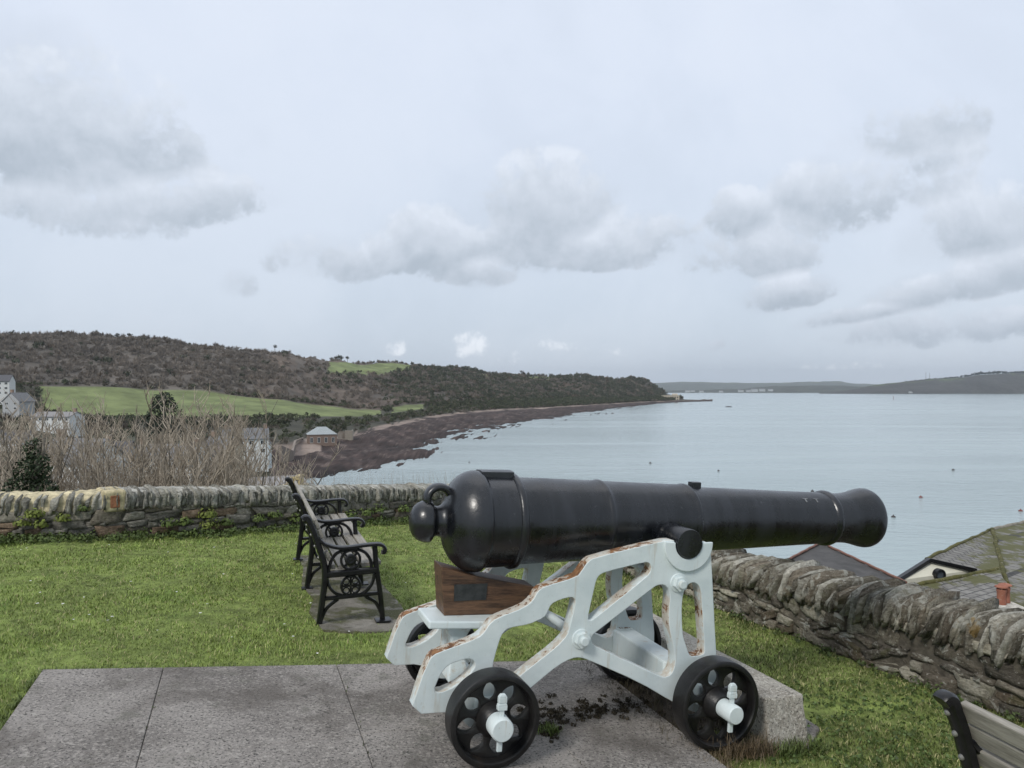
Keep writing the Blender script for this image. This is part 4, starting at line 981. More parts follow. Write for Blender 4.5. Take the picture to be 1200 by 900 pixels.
house('boathouse', 'stone boathouse with a pale grey hipped roof on the rocky shore', 377, 318, 11.5, 8, 4.6, 3.0, .32, ybase=521.5, wall_c=(.21,.155,.125), roof_c=(.34,.37,.38), hip=True, chim=0, win=(1,4), cat='boathouse')
# roofless ruin beside it
base = ray_pt(405, 516.5, 338); ru = empty('ruin', base, .15); tag(ru, 'roofless stone ruin with a gap in its wall beside the boathouse', 'ruin')
g = Geo()
g.box((-3.2,-2.4,-3), (-1.2,-1.9,3.6), (.24,.21,.18)); g.box((-.1,-2.4,-3), (3.2,-1.9,4.6), (.27,.24,.20)); g.box((-1.2,-2.39,-3), (-.1,-1.91,1.2), (.24,.21,.18)); g.box((2.7,-1.9,-3), (3.2,3,4.7), (.30,.28,.24)); g.box((-3.2,2.5,-3), (2.7,3,4.0), (.2,.17,.14)); g.box((-3.2,-1.9,-3), (-2.7,2.5,3.2), (.2,.17,.14))
part('ruined_wall', g, M['plain'], ru)
# low sea wall by the sand
def shore_wall(pts, h, label):
    g = Geo(); P = [ray_pt(*q) for q in pts]; o = P[0]
    for a, b in zip(P[:-1], P[1:]):
        dd = (b-a).to_2d().normalized(); n_ = Vector((-dd.y, dd.x, 0))*.8
        g.add([tuple(q-o) for q in (a+Vector((0,0,-4)), b+Vector((0,0,-4)), b+n_+Vector((0,0,-4)), a+n_+Vector((0,0,-4)), a+Vector((0,0,h)), b+Vector((0,0,h)), b+n_+Vector((0,0,h)), a+n_+Vector((0,0,h)))], [(0,1,5,4),(1,2,6,5),(2,3,7,6),(3,0,4,7),(4,5,6,7)], (.24,.20,.17))
    ob = link('sea_wall', g.mesh('sea_wall'), M['plain']); ob.location = o; tag(ob, label, 'wall')
shore_wall([(330,528,240),(344,534,250),(347,521,300),(356,517,330)], 1.6, 'low stone sea wall between the village and the boathouse sand')
# fort on the point, with two tiers of openings, and a building above it
def fort():
    base = ray_pt(783, 470, 1580); root = empty('fort', base, -.15); tag(root, 'long cream stone fort with rows of gun openings at the tip of the headland', 'fort')
    g = Geo(); g.box((-22,-7,-4), (22,7,11), (.52,.46,.36)); g.box((-22.6,-7.6,11), (22.6,7.6,12.2), (.48,.43,.35)); part('wall', g, M['plain'], root)
    for i in range(9):
        for z in (1.2, 6.2):
            g = Geo(); x = -19+i*4.7; g.box((x-1.1,-7.25,z), (x+1.1,-6.9,z+2.8)); part('opening', g, M['glass'], root)
    g = Geo(); g.box((8,-4,12.2), (19,5,15.5), (.55,.50,.42)); part('upper_block', g, M['plain'], root)
fort()
house('hillside_house', 'pale building among the trees just above the fort', 767, 1600, 18, 9, 8, 3, .2, ybase=464, wall_c=(.5,.46,.4), roof_c=SLB, win=(2,4), chim=0)
# scattered white buildings on the far shore
proto = house('far_building', 'tiny white building', 900, 5150, 34, 18, 15, 7, 0, ybase=459.2, wall_c=(.42,.43,.43), roof_c=SLB, win=(0,0), chim=0, group='white buildings on the far shore', cat='building')
TOWN = [(868,459.1,5100,1.),(877,459.0,5100,.8),(884,458.6,5100,1.2),(893,458.2,5150,1.1),(903,458.0,5150,.9),(845,459.5,5000,.7),(822,459.6,5000,.8),(806,459.3,5000,.9),(812,458.9,5050,.7),(1067,460.3,4090,.5)]
for i, (px, py, d, s) in enumerate(TOWN):
    o = proto if i == 0 else copy_tree(proto); o.location = ray_pt(px, py, d); o.scale = (s, s, s*.7)
    o['label'] = ['white building on the far shore beyond the headland tip, midway along the pale row','small white building second in the pale row on the far shore','broad white building third in the pale row on the far shore','white building fourth in the pale row on the far shore','white building ending the pale row, farthest from the headland tip','small lone white building in the gap between fort and pale row','white building on the far shore, second beyond the fort','white building on the far shore nearest past the fort','tiny white building on the far shore behind the fort point','lone pale speck of a building at the foot of the far dark cliff'][i]
    if i > 8 or 4 < i < 9: pass
# masts on the far hill
def mast():
    root = empty('radio_mast'); g = Geo()
    for i in range(3):
        a = i*2.094; g.tube([(1.6*math.cos(a),1.6*math.sin(a),-8),(.5*math.cos(a),.5*math.sin(a),38)], .35, 5)
    me = g.mesh('lattice'); o = link('lattice', me, M['mast'], root)
    return root
M['mast'] = mottled('grey_steel', (.12,.12,.13), (.2,.2,.21), 1, .6)
m1 = mast(); m1.location = ray_pt(1085, 443.5, 4580); tag(m1, 'thin radio mast on the far hilltop, nearer the open sea gap', 'mast', 'masts on the far hill')
m2 = copy_tree(m1); m2.location = ray_pt(1089.5, 443.2, 4580); m2.scale = (.9,.9,.85); m2['label'] = 'shorter of the two thin radio masts on the far hilltop'
m2['group'] = 'masts on the far hill'

# the roofs below the right-hand wall
def polyslab(g, P, t, c):
    P = [Vector(q) for q in P]; n_ = (P[1]-P[0]).cross(P[2]-P[0]).normalized()
    if n_.z < 0: n_ = -n_
    k = len(P); g.add([tuple(q) for q in P]+[tuple(q-n_*t) for q in P], [tuple(range(k)), tuple(range(2*k-1, k-1, -1))]+[(i, (i+1)%k, k+(i+1)%k, k+i) for i in range(k)], c)
M['slates'] = None
def slate_mat(name, c1, c2, moss, lo=.52):
    m, t, p, v = base_mat(name)
    uv = t.n('ShaderNodeAttribute', attribute_name='uvw').outputs['Vector']
    br = t.n('ShaderNodeTexBrick', {'Vector': uv, 'Color1': c4(c1), 'Color2': c4(c2), 'Mortar': (.03,.03,.03,1), 'Scale': 1.0, 'Mortar Size': .012, 'Brick Width': .24, 'Row Height': .16, 'Bias': 0}, offset=.5)
    c = t.mix(t.m('MULTIPLY', t.ramp(t.noise(v, 9, 5, .65), .35, .7), .6), br.outputs[0], c4([x*.55 for x in c1]))
    c = t.mix(t.m('MULTIPLY', t.ramp(t.noise(v, 22, 4, .7), .60, .70), .6), c, (.34,.33,.30,1))
    mk = t.m('ADD', t.noise(v, 2.5, 6, .68), t.m('MULTIPLY', t.m('SUBTRACT', 1.0, t.ramp(t.n('ShaderNodeAttribute', attribute_name='moss').outputs['Fac'], .1, 1.1, False)), .26))
    c = t.mix(t.m('MULTIPLY', t.ramp(mk, lo, lo+.12), moss), c, (.085,.085,.020,1))
    t.set(p, 'Base Color', c); t.set(p, 'Roughness', .8); bump(t, p, t.m('ADD', br.outputs['Fac'], t.m('MULTIPLY', t.noise(v, 40, 5, .7), -.5)), -.7, .02); return m
M['slates'] = slate_mat('mossy_slates', (.19,.18,.165), (.26,.25,.23), .9, .65)
def roof_plane(name, P, eave, mat, parent, ridge=None, t_=.08, org=None):
    """roof slope: 3-D polygon; slates run along the eave direction; optional mossy edge band"""
    P = [Vector(q) for q in P]; n_ = (P[1]-P[0]).cross(P[2]-P[0]).normalized(); n_ = n_ if n_.z > 0 else -n_
    u = Vector(eave).normalized(); u = (u-n_*u.dot(n_)).normalized(); w_ = n_.cross(u)
    k = len(P); bm = bmesh.new()
    vs = [bm.verts.new(q-org) for q in P]; f = bm.faces.new(vs); ext = bmesh.ops.extrude_face_region(bm, geom=[f])
    for v_ in [q for q in ext['geom'] if isinstance(q, bmesh.types.BMVert)]: v_.co -= n_*t_
    bmesh.ops.recalc_face_normals(bm, faces=bm.faces); me = bpy.data.meshes.new(name); bm.to_mesh(me); bm.free()
    a = me.attributes.new('uvw', 'FLOAT_VECTOR', 'POINT'); a.data.foreach_set('vector', np.array([((q.co+org).dot(u), (q.co+org).dot(w_), 0) for q in me.vertices], dtype=np.float32).ravel())
    b = me.attributes.new('moss', 'FLOAT', 'POINT'); ra_, rb_ = Vector(ridge[0]), Vector(ridge[1]); rd_ = (rb_-ra_).normalized(); pn_ = n_.cross(rd_)
    b.data.foreach_set('value', np.array([abs((q.co+org-ra_).dot(pn_)) for q in me.vertices], dtype=np.float32))
    return link(name, me, mat, parent)
A1, B1 = ray_pt(1086, 655, 15.0), ray_pt(1163, 620, 18.2)
R1, V1 = ray_pt(1140, 667, 14.9), ray_pt(1176, 671, 14.6)
hs = empty('cottage', ray_pt(1150, 800, 14)); tag(hs, 'cottage with mossy slate roofs and a cream gable below the brown wall', 'house'); ho = hs.location.copy()
roof_plane('roof', [A1, R1, ray_pt(1160, 680, 14.3), V1, B1], R1-A1, M['slates'], hs, (V1, B1), org=ho)
L1 = ray_pt(1040, 684, 14.4); B1b = B1+(L1-A1)*.9
roof_plane('roof', [A1, B1, B1b, L1], L1-A1, M['slates'], hs, (A1, B1), org=ho)
B2 = ray_pt(1300, 592, 21.5)
roof_plane('roof', [B1, V1+Vector((0,0,-.02)), ray_pt(1186, 700, 12.6), ray_pt(1200, 800, 10.2), ray_pt(1420, 800, 11.5), B2], B2-B1, M['slates'], hs, (B1, B2), org=ho)
Rg0, Rg1 = ray_pt(1072, 686, 13.4), ray_pt(1171, 666, 14.5)
roof_plane('roof', [Rg0, Rg1, ray_pt(1184, 700, 12.9), ray_pt(1215, 790, 10.4), ray_pt(1085, 790, 10.2), ray_pt(1050, 712, 12.6)], Rg1-Rg0, M['slates'], hs, (Rg0, Rg1), org=ho)
# cream gable wall, round window, black barge boards and gutter
L1w, R1w = ray_pt(1046, 681, 14.45), ray_pt(1141, 668, 14.95); A1w = ray_pt(1086.3, 657, 15.02)
g = Geo(); dn = Vector((0,0,-4)); k3 = [A1w, R1w, R1w+dn, L1w+dn, L1w]; bk = Vector((.03,.08,0))
g.add([tuple(q-ho) for q in k3]+[tuple(q+bk-ho) for q in k3], [(0,1,2,3,4),(9,8,7,6,5)]+[(i,(i+1)%5,5+(i+1)%5,5+i) for i in range(5)], (.62,.60,.50)); part('wall', g, M['plain'], hs)
g = Geo()
wn = (R1w-L1w).cross(Vector((0,0,1))).normalized(); wn = wn if wn.y < 0 else -wn
for a, b, th in ((A1+wn*.1, L1+wn*.1, .05), (A1+wn*.1, R1+wn*.1, .035)):
    q = [a+Vector((0,0,.03)), b+Vector((0,0,.03)), b+Vector((0,0,-th)), a+Vector((0,0,-th))]
    g.add([tuple(p_-ho) for p_ in q]+[tuple(p_-wn*.09-ho) for p_ in q], [(0,1,2,3),(7,6,5,4),(0,4,5,1),(1,5,6,2),(2,6,7,3),(3,7,4,0)])
part('barge_board', g, M['black_iron'], hs)
wc_ = ray_pt(1100.5, 673.5, 14.7); wf = Geo(); V, F = lathe([(-.05,.115),(.05,.115),(.05,.085),(-.05,.085)], axdir=tuple(wn), k=28, origin=tuple(wc_-ho)); wf.add(V, F[:-2])
wo = part('round_window', wf, M['black_iron'], hs); V, F = lathe([(-.03,.09),(.03,.09),(.031,.01)], axdir=tuple(wn), k=28, origin=tuple(wc_-ho)); g = Geo(); g.add(V, F); part('pane', g, M['glass'], wo)
# mossy ridge and hip rolls
def roll(P, r, name, mat):
    g = Geo(); PP = []
    for a, b in zip(P[:-1], P[1:]):
        n_ = max(2, int((b-a).length/.25))
        PP += [a.lerp(b, i/n_) for i in range(n_)]
    PP.append(P[-1]); PP = [q-ho+Vector((random.uniform(-.015,.015),random.uniform(-.015,.015),random.uniform(-.015,.015))) for q in PP]
    g.tube(PP, r, 8); return part(name, g, mat, hs, 60)
M['moss'] = mottled('thick_moss', (.060,.060,.016), (.125,.115,.035), 7, .95, .9, 40, .02, spots=[(14,.58,.68,(.24,.22,.17),.8)])
roll([Rg0, Rg1], .04, 'ridge', M['moss']); roll([B1, V1, ray_pt(1180, 684, 13.9)], .045, 'valley', M['moss']); roll([B1, B2], .05, 'ridge', mottled('lichen_ridge', (.16,.145,.11), (.26,.24,.20), 8, .9, .5, 30, .02)); roll([A1, B1], .035, 'verge', M['moss'])
# chimney with two terracotta pots
cb = ray_pt(1178, 712, 11.2); g = Geo(); g.box((-.24,-.24,-1.2), (.24,.24,.0), (.30,.27,.23)); g.box((-.15,-.15,0), (.2,.15,.05), (.50,.48,.43)); me = g.mesh('chimney'); bevel(me, .02, 1)
ch = link('chimney', me, M['mortar'], hs); ch.location = cb-ho
for (dx, dy) in ((-.055, 0), (.065, .10)):
    g = Geo(); V, F = lathe([(.03,.060),(.06,.066),(.09,.061),(.22,.059),(.24,.066),(.27,.066),(.27,.05)], axis='z', k=20, origin=(dx,dy,0)); g.add(V, F)
    V, F = lathe([(.295,.02),(.297,.088),(.312,.086),(.33,.04),(.335,.01)], axis='z', k=20, origin=(dx,dy,0)); g.add(V, F)
    for a in range(3): g.tube([(dx+.05*math.cos(a*2.1),dy+.05*math.sin(a*2.1),.26),(dx+.05*math.cos(a*2.1),dy+.05*math.sin(a*2.1),.31)], .015, 6)
    part('chimney_pot', g, mottled('terracotta', (.26,.095,.06), (.36,.15,.095), 8, .8, spots=[(20,.6,.7,(.42,.33,.27),.5)]), ch, 40)
# dark hipped roof with red ridge tiles, beyond the muzzle
ap = ray_pt(962, 637, 15.5); dr_ = empty('red_ridged_roof_house', ray_pt(980, 760, 15)); tag(dr_, 'house with a dark felted roof edged in red tiles, under the gun muzzle', 'house'); do = dr_.location.copy()
la, ra = ray_pt(905, 667, 13.6), ray_pt(1062, 684, 13.0); mid_ = (la+ra)/2; bk_c = Vector((ap.x*2-mid_.x, ap.y*2-mid_.y, la.z)); hv = (ra-la)/2; lb_ = la+Vector((.8,2.0,-2.6)); rb_ = ra+Vector((.8,2.0,-2.6))
g = Geo(); polyslab(g, [q-do for q in (ap, la, ra)], .1, (.075,.072,.070)); polyslab(g, [q-do for q in (ap, lb_, la)], .1, (.085,.08,.078)); polyslab(g, [q-do for q in (ap, ra, rb_)], .1, (.08,.078,.076)); polyslab(g, [q-do for q in (ap, rb_, lb_)], .1, (.08,.078,.076)); rf2 = part('roof', g, M['roof'], dr_)
for P in ([la, ap], [ap, ra]):
    g = Geo(); n_ = max(2, int((P[1]-P[0]).length/.2)); PP = [P[0].lerp(P[1], i/n_)-do+Vector((0,0,.02+.008*(i%2))) for i in range(n_+1)]; g.tube(PP, .024, 8); part('ridge_tiles', g, mottled('red_ridge_tile', (.16,.08,.062), (.22,.115,.085), 12, .85), rf2, 60)
g = Geo(); g.add([tuple(q-do) for q in (la, ra, ra+dn, la+dn, lb_, rb_, rb_+dn, lb_+dn)], [(0,1,2,3),(4,7,6,5),(0,3,7,4),(1,5,6,2)], (.45,.43,.38)); part('wall', g, M['plain'], dr_)
# yellow chimney top showing over the back wall
yc = ray_pt(345.5, 573, 40); g = Geo(); g.box((-.52,-.4,-2), (.52,.4,.12), (.40,.33,.20)); g.box((-.62,-.5,.12), (.62,.5,.24), (.50,.43,.27)); g.box((-.36,-.3,.24), (.40,.3,.62), (.52,.42,.20)); g.box((.12,-.32,.62), (.44,.32,.74), (.54,.45,.24)); me = g.mesh('yellow_chimney'); bevel(me, .03, 1)
yo = link('yellow_chimney', me, M['plain']); yo.location = yc; tag(yo, 'cream-yellow chimney top just over the back wall beside the far bench', 'chimney')
for x in (-.12, .18):
    g = Geo(); g.box((x-.06,-.325,.30), (x+.06,-.28,.52), (.10,.08,.05)); part('flue_opening', g, M['plain'], yo)

# buoys and a dark marker on the water
def buoy_mesh(h):
    g = Geo(); V, F = lathe([(-.25,.05),(-.2,.35),(0,.48),(.2,.40),(.34,.15),(.40,.08),(.40+h,.06),(.42+h,.01)], axis='z', k=14); g.add(V, F); me = g.mesh('buoy'); smooth_by_angle(me, 50); return me
BM = buoy_mesh(.15); BM2 = buoy_mesh(.15)
BM.materials.append(mottled('dark_buoy', (.03,.025,.025), (.06,.05,.05), 4, .5)); BM2.materials.append(mottled('red_buoy', (.14,.035,.03), (.2,.06,.05), 4, .5))
BL = [(762,543,0,1.0,'dark buoy over the middle of the gun barrel, farthest from the headland row'),(842,552,0,.8,'small dark buoy just above the barrel right of the trunnion'),(952,576,0,.9,'dark buoy touching the barrel top near the muzzle ring'),(1047,606,0,.9,'dark buoy just past the gun muzzle'),(1079,583,1,.9,'reddish buoy up from the muzzle, over the dark house roof'),(1117,551,0,1.0,'dark buoy alone above the slate roofs'),(1196,599,1,.9,'red-brown buoy over the mossy roof ridge at the picture edge'),(550,542,0,.7,'tiny dark buoy above the breech')]
for i, (px, py, c, s, lab) in enumerate(BL):
    o = bpy.data.objects.new('buoy', BM2 if c else BM); COL.objects.link(o); d = sea_d(py); q = ray_pt(px, py, d); o.location = (q.x, q.y, SEA+.02); o.scale = (s,)*3; tag(o, lab, 'buoy', 'mooring buoys in the bay')
g = Geo(); V, F = lathe([(-1.5,3.6),(0,3.2),(.8,2.6),(1.2,1.2),(1.25,.1)], axis='z', k=16); g.add(np.array(V)*np.array((1.6,1,1)), F); me = g.mesh('rock'); o = link('rock', me, M['land']); q = ray_pt(854, 477, sea_d(477)); o.location = (q.x, q.y, SEA-.1)
for d_ in me.attributes['col'].data: d_.color = (.05,.05,.05,1)
tag(o, 'low dark rock alone in the bay beyond the fort point', 'rock')
g = Geo(); V, F = lathe([(-1,.8),(0,1.4),(.8,1.2),(1.6,.5),(6.5,.35),(7.2,.9),(8.2,.02)], axis='z', k=12); g.add(V, F); o = link('channel_marker', g.mesh('channel_marker'), BM2.materials[0]); q = ray_pt(1047, 468, sea_d(468)); o.location = (q.x, q.y, SEA); tag(o, 'red channel buoy far out on the water below the radio masts', 'channel buoy')

# ------------------------------------------------------------------ trees and shrubs
def crown_tpl(kind, seed):
    r = np.random.default_rng(seed); V = []; S = []
    if kind == 'leaf':
        lob = [(np.array((r.uniform(-.45,.45), r.uniform(-.45,.45), r.uniform(.35,.8))), r.uniform(.35,.6)) for _ in range(5)]
        for i in range(46):
            c, rad = lob[i % 5]; d = r.normal(size=3); d[2] = abs(d[2])*.9-.15; d /= np.linalg.norm(d); p_ = c+d*rad*r.uniform(.7,1.05)
            a = r.normal(size=3); b = np.cross(a, d); b /= np.linalg.norm(b); a = np.cross(d+r.normal(size=3)*.5, b); a /= np.linalg.norm(a); s = r.uniform(.13,.27)
            V += [p_+a*s, p_-a*s*.6+b*s*.8, p_-a*s*.6-b*s*.8]; S += [r.uniform(.75,1.25)]*3
    else:
        for i in range(60):
            d = r.normal(size=3)*np.array((.55,.55,.35)); tip = np.array((d[0]*.9, d[1]*.9, r.uniform(.55,1.15)-.35*np.hypot(d[0],d[1]))); b0 = np.array((d[0]*.25, d[1]*.25, r.uniform(0,.45)))
            s = np.cross(tip-b0, r.normal(size=3)); s = s/np.linalg.norm(s)*r.uniform(.025,.060); m_ = (b0+tip)/2+r.normal(size=3)*.07
            V += [b0-s*.4+0*m_, m_+s, tip]; S += [r.uniform(.8,1.22)]*3
    return np.array(V), np.array(S)
LEAF = [crown_tpl('leaf', i) for i in range(10)]; BARE = [crown_tpl('bare', i+50) for i in range(10)]
def scatter(pts, kinds, sx, sz, cols_, seed):
    r = np.random.default_rng(seed); VV = []; CC = []
    for tpl_set, kk in ((LEAF, 1), (BARE, 0)):
        for ti, (T, S) in enumerate(tpl_set):
            sel = np.where((kinds == kk) & ((np.arange(len(pts)) % 10) == ti))[0]
            if not len(sel): continue
            th = r.uniform(0, 6.28, len(sel)); c, s = np.cos(th), np.sin(th)
            P = np.empty((len(sel), len(T), 3)); P[...,0] = (T[None,:,0]*c[:,None]-T[None,:,1]*s[:,None])*sx[sel,None]; P[...,1] = (T[None,:,0]*s[:,None]+T[None,:,1]*c[:,None])*sx[sel,None]; P[...,2] = T[None,:,2]*sz[sel,None]
            P += pts[sel][:,None,:]; VV.append(P.reshape(-1,3)); CC.append((cols_[sel][:,None,:]*S[None,:,None]).reshape(-1,3))
    V = np.concatenate(VV); return V, np.arange(len(V)).reshape(-1,3), np.concatenate(CC)
# sample points over the land grid, weighted by cell area
cellA = np.abs((TX[1:,:-1]-TX[:-1,:-1])*(TD[:-1,1:]-TD[:-1,:-1])); tc_ = (tpar[:-1,:-1]+tpar[1:,1:])/2
nofield = ~(fieldmask | strip | upper | upper2)[:-1,:-1]
xsC = XS[:-1,:-1]
def sample(mask, per, seed, lim):
    r = np.random.default_rng(seed); w_ = cellA*mask; lam = np.minimum(w_/per, 6); n_ = r.poisson(lam); I, J = np.nonzero(n_); rep = np.repeat(np.arange(len(I)), n_[I,J]); I, J = I[rep], J[rep]
    if len(I) > lim: k = r.permutation(len(I))[:lim]; I, J = I[k], J[k]
    a, b = r.random(len(I)), r.random(len(I))
    def bl(A): return A[I,J]*(1-a)*(1-b)+A[I+1,J]*a*(1-b)+A[I,J+1]*(1-a)*b+A[I+1,J+1]*a*b
    return np.stack([bl(TX), bl(TD), bl(TZ)], 1), bl(XS), bl(tpar), bl(YI), bl(brack.astype(float))
inview = (xsC > -420) & (xsC < 800)
P, px_, tp_, yi_, bk_ = sample((tc_ > 8.02) & (tc_ < 9.12) & nofield & inview, 21, 5, 22000)
r = np.random.default_rng(9); n_ = len(P)
e_ = vnoise(P[:,0]/70, P[:,1]/70, 33, 3)+np.interp(px_, [-400,250,420,480,620,760,800], [-.65,-.85,-.45,.15,.2,.45,.45])+r.normal(0,.3,n_)
kinds = (e_ > .12).astype(int)
keep = (bk_ < .5) | (r.random(n_) < .42)
P, px_, tp_, yi_, kinds = P[keep], px_[keep], tp_[keep], yi_[keep], kinds[keep]; n_ = len(P)
sx = r.uniform(2.0, 4.2, n_)*np.interp(P[:,1], [400,800,1600], [.9,1.0,1.15]); sz = sx*r.uniform(1.1,1.75,n_)
base = np.where(kinds[:,None] == 1, np.array((.080,.086,.060))[None], np.array((.200,.174,.148))[None])
warm = vnoise(P[:,0]/55, P[:,1]/55, 44, 3)[:,None]
c_ = base*(1+.16*warm*np.array((1,.9,.8)))*r.uniform(.80,1.2,(n_,1)); sel = r.random(n_) < .08; c_[sel] = np.array((.145,.118,.092))*r.uniform(.8,1.15,(sel.sum(),1))
near = px_ < 430
for nm, mk in (('woodland', near), ('woodland', ~near)):
    V, F, C = scatter(P[mk]-np.array((0,0,.4)), kinds[mk], sx[mk], sz[mk], c_[mk], 3)
    tag(link(nm, npmesh(nm, V, F, C), M['wood_far']), kind='stuff')
# scrub: between field and shore, field edges, gardens among the village
P, px_, tp_, yi_, _ = sample((((tc_ > 6.08) & (tc_ < 7.0)) | ((tc_ >= 7.0) & (tc_ < 8.05) & nofield)) & (xsC > -120) & (xsC < 790) & ~((xsC < 330) & (tc_ < 6.5)) & ~((xsC > 370) & (xsC < 500) & (tc_ > 6.7) & (tc_ < 7.2)), 11, 15, 9000)
n_ = len(P); kinds = (r.random(n_) < .62).astype(int); sx = r.uniform(1.5,3.3,n_)*np.interp(P[:,1],[350,900,1500],[.9,1.,1.3]); sz = sx*r.uniform(.9,1.35,n_)
c_ = np.where(kinds[:,None] == 1, np.array((.070,.078,.048))[None], np.array((.15,.132,.108))[None])*r.uniform(.65,1.35,(n_,1))
P2, px2, _, _, _ = sample((tc_ > 3.6) & (tc_ <= 6.5) & (xsC > -150) & (xsC < 318), 60, 16, 900)
P = np.concatenate([P, P2]); k2 = (r.random(len(P2)) < .35).astype(int); kinds = np.concatenate([kinds, k2]); s2 = r.uniform(1.2,2.6,len(P2)); sx = np.concatenate([sx, s2]); sz = np.concatenate([sz, s2*1.2]); c_ = np.concatenate([c_, np.where(k2[:,None] == 1, np.array((.05,.058,.034))[None], np.array((.12,.10,.082))[None])*r.uniform(.7,1.3,(len(P2),1))])
V, F, C = scatter(P-np.array((0,0,.3)), kinds, sx, sz, c_, 4); tag(link('undergrowth', npmesh('undergrowth', V, F, C), M['wood_far']), kind='stuff')
# far ridge bushes across the bay
fx = r.uniform(1060, 1240, 260); fd = np.full(260, 4590.)+r.uniform(-60, 60, 260); ft = np.interp(fx, [1040,1080,1115,1135,1150,1180,1240], [449.5,445.5,443,441,438.5,437.5,437])
P = np.stack([(fx-CX)/FPX*fd, fd, CAMH-(ft-HY)/FPX*fd-4], 1); kk = np.ones(260, int); s_ = r.uniform(5,13,260)*np.interp(fx,[1060,1120,1150,1240],[.6,.8,1.3,1.]); V, F, C = scatter(P, kk, s_, s_*1.1, np.array((.05,.06,.05))*r.uniform(.7,1.2,(260,1)), 8)
tag(link('woodland', npmesh('far_woodland', V, F, C), M['wood_far']), kind='stuff')

# lone trees along the skyline
def leaf_cloud(r, n, pos_fn, s0, s1, c, var=.35):
    V = []; C = []
    for i in range(n):
        p_, d = pos_fn(r); a = r.normal(size=3); a /= np.linalg.norm(a); b = np.cross(a, d+r.normal(size=3)*.6); b /= np.linalg.norm(b)+1e-9; s = r.uniform(s0, s1)
        V += [p_+a*s, p_+b*s*.55, p_-a*s*.8, p_-b*s*.55]; C += [np.array(c)*r.uniform(1-var, 1+var)]*4
    V = np.array(V); return V, np.arange(len(V)).reshape(-1,4), np.array(C)
def lobes(r, L):
    """random point near the surface of one of several ellipsoid clumps"""
    w_ = np.array([l[1][0]*l[1][2] for l in L]); w_ = w_/w_.sum()
    def f(rr):
        c, e = L[rr.choice(len(L), p=w_)]; d = rr.normal(size=3); d /= np.linalg.norm(d); return np.array(c)+d*np.array(e)*rr.uniform(.72,1.06), d
    return f
def ridge_tree(seed, h):
    r = np.random.default_rng(seed); root = empty('ridge_tree'); g = Geo()
    g.tube([(0,0,-2),(r.normal(0,.1),0,h*.3),(r.normal(0,.3),0,h*.6)], [.35,.28,.15], 6)
    for i in range(4): a = r.uniform(0,6.28); g.tube([(0,0,h*.35),(math.cos(a)*h*.18,math.sin(a)*h*.18,h*.6),(math.cos(a)*h*.3,math.sin(a)*h*.3,h*.82)], [.15,.1,.05], 5)
    link('trunk', g.mesh('trunk'), M['bark'], root)
    L = [((r.uniform(-.25,.25)*h, r.uniform(-.25,.25)*h, h*r.uniform(.6,.85)), (h*.2,h*.2,h*.14)) for _ in range(5)]
    V, F, C = leaf_cloud(r, 170, lobes(r, L), .35, .8, (.055,.058,.042)); link('crown', npmesh('crown', V, F, C), M['leafy'], root); return root
RT = [(388,419.5,1060,8,'first of the row of skyline trees at the head of the high green field'),(394,419.5,1060,9,'second of the row of skyline trees above the high green field'),(400,419.3,1065,10,'third and broadest of the row of skyline trees above the high green field'),(407,419,1070,9,'fourth of the row of skyline trees above the high green field'),
      (78,391,745,7.5,'dark round tree on the long brown skyline above the picture edge'),(137,393,760,7,'dark bush-like tree on the brown skyline above the evergreen'),(152,393.5,765,8,'spreading bare-topped tree on the brown skyline beside the dark bush-like one'),(612,436,1460,12,'lone tree standing out on the far skyline over the gun barrel'),(322,406,850,7,'dark tree where the brown skyline starts to fall towards the sea')]
tp2 = [ridge_tree(60+i, 9.0) for i in range(3)]
for i, (px, py, d, h, lab) in enumerate(RT):
    o = tp2[i] if i < 3 else copy_tree(tp2[i % 3]); o.location = ray_pt(px, py+5, d); o.scale = (h/9,)*3; o.rotation_euler = (0,0,i*1.3); tag(o, lab, 'tree', 'trees along the skyline')
# dark evergreen in the village
def evergreen():
    r = np.random.default_rng(77); q = ray_pt(192, 505, 118); root = empty('evergreen_tree', q); tag(root, 'dark rounded evergreen standing in front of the green field', 'tree')
    g = Geo(); g.tube([(0,0,-7),(0.1,0,0),(0,.1,3.5)], [.35,.3,.15], 8); link('trunk', g.mesh('trunk'), M['bark'], root)
    L = [((0,0,3.6),(1.9,1.9,2.3)),((-1.2,.3,2.0),(1.6,1.6,2.0)),((1.2,0,2.1),(1.6,1.6,2.1)),((.3,-.6,5.0),(1.1,1.1,1.1)),((-.6,0,4.6),(1.3,1.2,1.2)),((-1.6,.2,.4),(1.4,1.4,1.6)),((1.6,.1,.3),(1.4,1.4,1.7)),((0,-.6,.0),(1.8,1.6,1.8))]
    V, F, C = leaf_cloud(r, 3600, lobes(r, L), .10, .26, (.026,.036,.022), .5); link('crown', npmesh('crown', V, F, C), M['leafy'], root)
evergreen()
